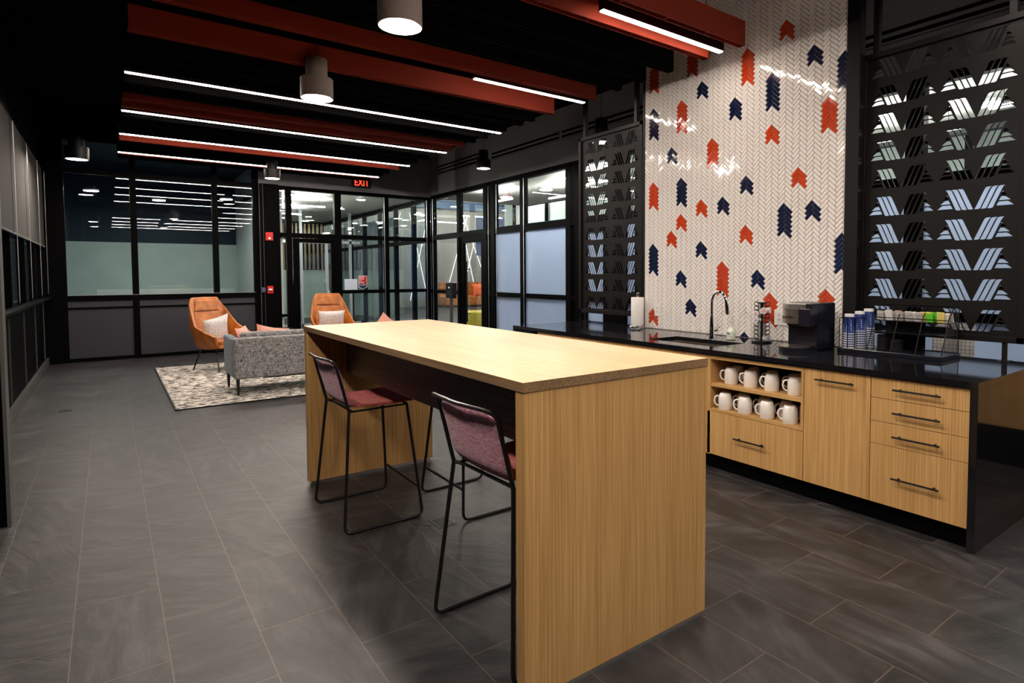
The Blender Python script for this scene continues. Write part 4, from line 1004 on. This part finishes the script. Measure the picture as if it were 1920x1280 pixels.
for i in range(6): b.box(.03, .06, -.36+i*.14, -.30+i*.14, .9, 2.9)
b.build('slats', 'slat', t); MB().box(.03, .045, -.41, -.38, 1.3, 2.9).build('light_strip', 'lamp_cool', t)
for i, (x, y) in enumerate(((3.1, 13.6), (4.6, 13.6), (3.2, 15.6), (4.7, 15.6), (4.1, 17.9), (3.3, 20), (5, 20))):
    disc(x, y, 3.12, 'round ceiling light in the north room, number %s away from the door' % ['one', 'two', 'three', 'four', 'five', 'six', 'seven'][i], .10)
for i, (y, w_) in enumerate(((14.3, 'near'), (16.4, 'far'))):
    bar('%s hanging linear light in the room beyond the glass door' % w_, (3.4, y, 2.95), 0, .6, 3.12)
# east corridor and atrium
struct(MB().box(XG+.06, 8.6, -3, 13.0, 3.16, 3.26).build('ceiling_east_corridor', 'white_ceil'))
struct(MB().box(8.6, 8.75, -3, 13.0, 3.16, 5.6).build('wall_atrium_fascia', 'blue'))
struct(MB().box(6.2, 26, -4, 30, 5.6, 5.7).build('ceiling_atrium', 'panel_gray'))
fw_ = struct(MB().box(5.9, 20, 24.2, 24.4, 0, 5.6).build('wall_feature', noisy('gray_feature_panel', (.17, .16, .15), (.24, .225, .21), (1, 1, .3), 1.5, rough=.5)))
b = MB()
random.seed(3)
for i in range(16):
    x = 7+i*.8; dx = random.choice((-1, 1))*random.uniform(.6, 1.6)
    b.tube([(x, 24.17, .3), (x+dx, 24.17, 4.0)], .006, 4)
b.build('light_lines', emis('thin_lit_line', (1, .98, .95), 1.0), fw_)
struct(MB().box(5.9, 20, 24.0, 24.2, 4.25, 4.6).build('trim_20', 'blue'))
struct(MB().box(14.6, 14.8, 4, 24.0, 0, 3.2).build('wall_atrium_lower', 'white'))
ef = grid_window('window_22', [(y, .12, 3.2, 5.6) for y in (5, 8, 10.5, 13, 15.5, 18, 20.5, 23)], [(4, 24, 3.3, .5), (4, 24, 5.5, .2)], 14.7, axis='x')
MB().box(14.8, 14.85, 4, 24, 3.5, 5.4).build('pane', 'gray_green', ef)
MB().box(14.58, 14.63, 4, 24, 3.2, 3.6).build('blue_band', 'blue', ef)
for i in range(9):
    disc(7.2, 11.6-i*1.55, 3.16, 'round ceiling light in the right-hand corridor beyond the glass', .14)
    bar('hanging linear light in the right-hand corridor beyond the glass, %s' % ORD[i], (6.5+.6*(i % 2), 10.8-i*1.55, 2.92), 1, .55, 3.16)
for i, (x, y) in enumerate(((9.5, 16), (9, 21.5), (11.5, 14), (11.5, 18), (11.8, 21.5), (7.8, 16), (14.2, 21), (11.5, 10), (11.5, 5))):
    bar('added long linear light high in the atrium beyond the glass, %s' % ORD[i], (x, y, 4.9), 0, .9, 5.6, 'hall_fill_lamp')  # bars added to brighten the atrium and its far wall
# curved sofa, stools
t = thing('curved_sofa', 'tan channelled sofa far off beyond the glass door', 'sofa', (13.2, 23.2, 0))
MB().box(-2.0, 1.2, -.45, .45, .05, .48).build('base', 'leather', t, bevel=.08, seg=3); b = MB()
for i in range(16): b.cyl((-1.9+i*.2, .3, .3), .11, .75, 10)
b.build('back', 'leather', t, smooth=True); MB().box(-2.0, 1.2, -.4, .4, 0, .06).build('plinth', 'black', t)
cushion('throw_pillow', 'bright orange pillow on the far tan sofa', noisy('orange_weave', (.75, .10, .01), (.8, .13, .02), ns=60), (12.75, 22.85, .70), (R(-10), 0, 0), .3, .1)
o = MB().cyl((0, 0, 0), .45, .38, 40).build('ottoman', mat('yellow_felt', (.55, .42, .04), .8), smooth=True, bevel=.03, loc=(8.15, 14.6, 0)); tag(o, 'round yellow ottoman beyond the glass door', 'ottoman')
t = thing('display_monitor', 'dark navy hanging display beyond the glass door', 'display', (11.7, 20.0, 2.1))
MB().box(-.6, .6, -.04, .04, 0, 1.5).build('panel', 'navy', t); MB().box(-.3, .3, -.045, -.04, .9, 1.2).build('screen_image', 'blue_lit', t); MB().tube([(0, 0, 1.5), (0, 0, 3.5)], .03).build('ceiling_pole', 'black', t)

# oak-fronted unit to the right of the camera, seen mirrored in the polished counter end
t = thing('oak_sideboard', 'oak sideboard out of frame to the right', 'cabinet', (5.4, -.2, 0))
MB().box(-.22, .25, -1.5, 1.2, .28, 1.1).build('body', 'oak_v', t, bevel=.003); MB().box(-.2, .23, -1.45, 1.15, 0, .28).build('plinth', 'frame', t)
# low white gridded panel standing behind the counter end
t = thing('grid_panel', 'low white gridded panel behind the counter under the right screen', 'panel', (5.55, 1.95, 0))
MB().box(-.01, .01, -.14, .17, 0, .99).build('panel', 'white', t)
b = MB()
for i in range(11): b.box(-.0115, -.010, -.14+i*.03, -.138+i*.03, .3, .99)
for i in range(23): b.box(-.0115, -.010, -.14, .17, .3+i*.03, .302+i*.03)
b.build('grid_lines', 'zinc', t)
